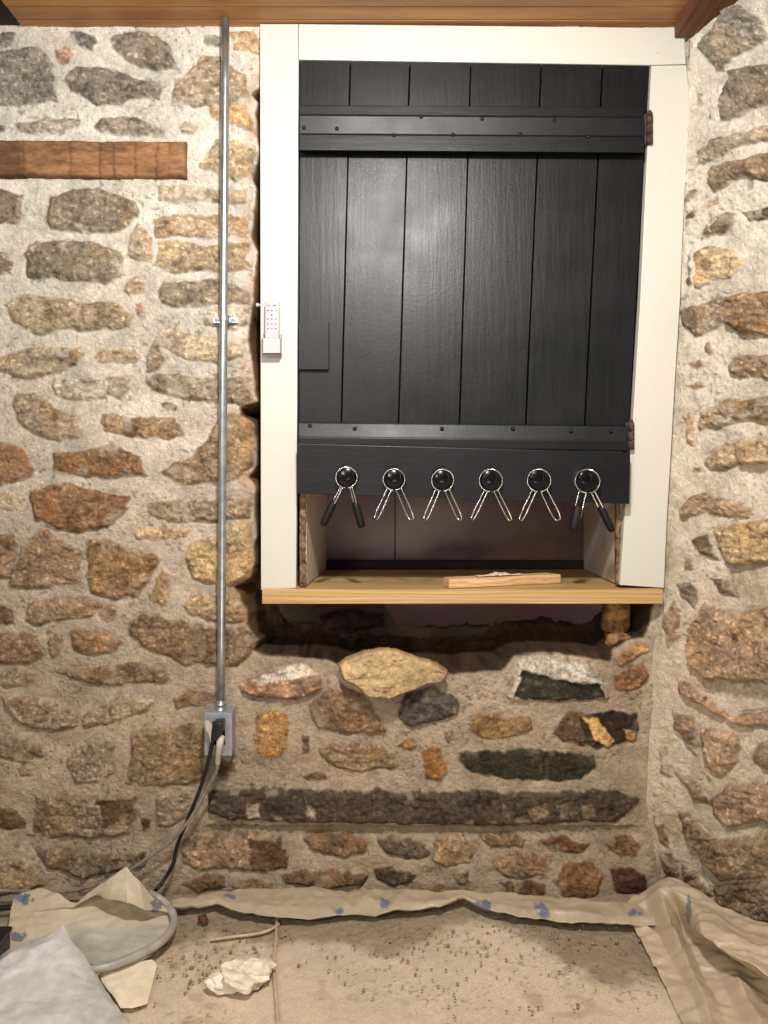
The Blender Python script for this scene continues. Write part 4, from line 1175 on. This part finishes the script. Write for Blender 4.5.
# crumpled white paper
bm = bmesh.new(); bmesh.ops.create_icosphere(bm, subdivisions=6, radius=1)
cc = FL(243, 974, .018)
co = np.array([tuple(v_.co) for v_ in bm.verts])
n1 = crumple(co[:, 0]*40+co[:, 2]*19, co[:, 1]*40-co[:, 2]*22, 90, 26, 6); n2 = fbm(co[:, 0]*20+co[:, 2]*15, co[:, 1]*20, 12, 3, 91)
n3 = fbm(co[:, 0]*20, co[:, 1]*20+co[:, 2]*20, 30, 2, 92)
for v_, a1, a2, a3 in zip(bm.verts, n1, n2, n3):
    s = .92+.25*a2+.3*a3+.30*a1
    p = v_.co*s
    x = p.x*.052; y_ = p.y*.030; z = p.z*.020
    ang = .45
    X_ = x*math.cos(ang)-y_*math.sin(ang); Y_ = x*math.sin(ang)+y_*math.cos(ang)
    v_.co = Vector((cc.x+X_, cc.y+Y_, max(.001, cc.z+z)))
o = bmobj('crumpled_paper', bm, M_PAPER, None, True)
tag(o, 'crumpled white paper wad lying on the dusty floor', 'paper')
# dry leaf scrap
bm = bmesh.new(); bmesh.ops.create_icosphere(bm, subdivisions=3, radius=1); cc = FL(203, 919, .008)
for v_ in bm.verts:
    n_ = float(fbm(np.array([v_.co.x*22]), np.array([v_.co.y*22+v_.co.z*9]), 9, 3, 95)[0])
    v_.co = Vector((cc.x+v_.co.x*.013*(1+.7*n_), cc.y+v_.co.y*.010*(1+.7*n_)-.006*v_.co.x, max(.001, .007+v_.co.z*.007*(1+n_))))
o = bmobj('leaf_scrap', bm, M_LEAF, None, True); tag(o, 'small curled dark brown dry leaf scrap on the floor near the wall', 'leaf')
# raised seam of film
pts = [FL(277, 918, .003), FL(276, 940, .004), FL(274, 962, .003), FL(275, 985, .004), FL(277, 1010, .003), FL(279, 1040, .002)]
o = bmobj('film_seam', tube(pts, .0035, 8, 8), M_PAPER, None, True)
M_SEAM = simple('seam_film', (204, 180, 150), (180, 154, 124), .5, ns=60); o.data.materials.clear(); o.data.materials.append(M_SEAM)
tag(o, 'thin raised film seam running straight across the floor right of the paper', 'seam')
pts = [FL(210, 940, .003), FL(232, 937, .004), FL(256, 934, .005), FL(270, 930, .004), FL(279, 924, .003)]
o = bmobj('film_seam', tube(pts, .003, 8, 8), M_SEAM, None, True)
tag(o, 'short curved film crease on the floor behind the crumpled paper', 'seam')

# crumbs of mortar
bm = bmesh.new(); r = random.Random(77)
for k in range(420):
    px = r.uniform(150, 660); py = 925+abs(r.gauss(0, 38)); s = r.uniform(.0009, .0026)*(1.5 if r.random() < .06 else 1)
    if py > 1040: continue
    if r.random() < .3: px = r.gauss(480, 60)
    if r.random() < .15: px = r.gauss(200, 18); py = r.gauss(970, 10)
    c = FL(px, py, 0)
    b2 = bmesh.ops.create_icosphere(bm, subdivisions=1, radius=s)
    for v_ in b2['verts']: v_.co = c+Vector((v_.co.x*r.uniform(.8, 1.5), v_.co.y*r.uniform(.8, 1.5), v_.co.z*.8+s*.4+.001))
o = bmobj('mortar_crumbs', bm, M_CRUMB); tag(o, 'loose crumbs of mortar and grit scattered over the floor', 'crumbs', kind='stuff')

# ------------------------------------------------------------------ light
def area(name, loc, tgt, size, power, col):
    l = bpy.data.lights.new(name, 'AREA'); l.shape = 'DISK'; l.size = size; l.energy = power; l.color = col
    o = bpy.data.objects.new(name, l); o.location = loc; COL.objects.link(o)
    o.rotation_euler = (Vector(tgt)-Vector(loc)).to_track_quat('-Z', 'Y').to_euler(); return o
area('shop_light', (.06, -1.15, 1.84), (.0, -.1, .75), .13, 28, (1.0, .97, .925))
area('fill_light', (-.9, -2.3, 1.6), (0, 0, .8), .4, 14, (1.0, .96, .91))  # unseen fill lamp added behind the camera, to the left
area('floor_bounce', (.2, -1.6, .35), (.1, -.2, 1.9), .6, 7, (1.0, .92, .80))
w = bpy.data.worlds.new('world'); scene.world = w; w.use_nodes = True
w.node_tree.nodes['Background'].inputs[0].default_value = (1.0, .95, .90, 1); w.node_tree.nodes['Background'].inputs[1].default_value = .20
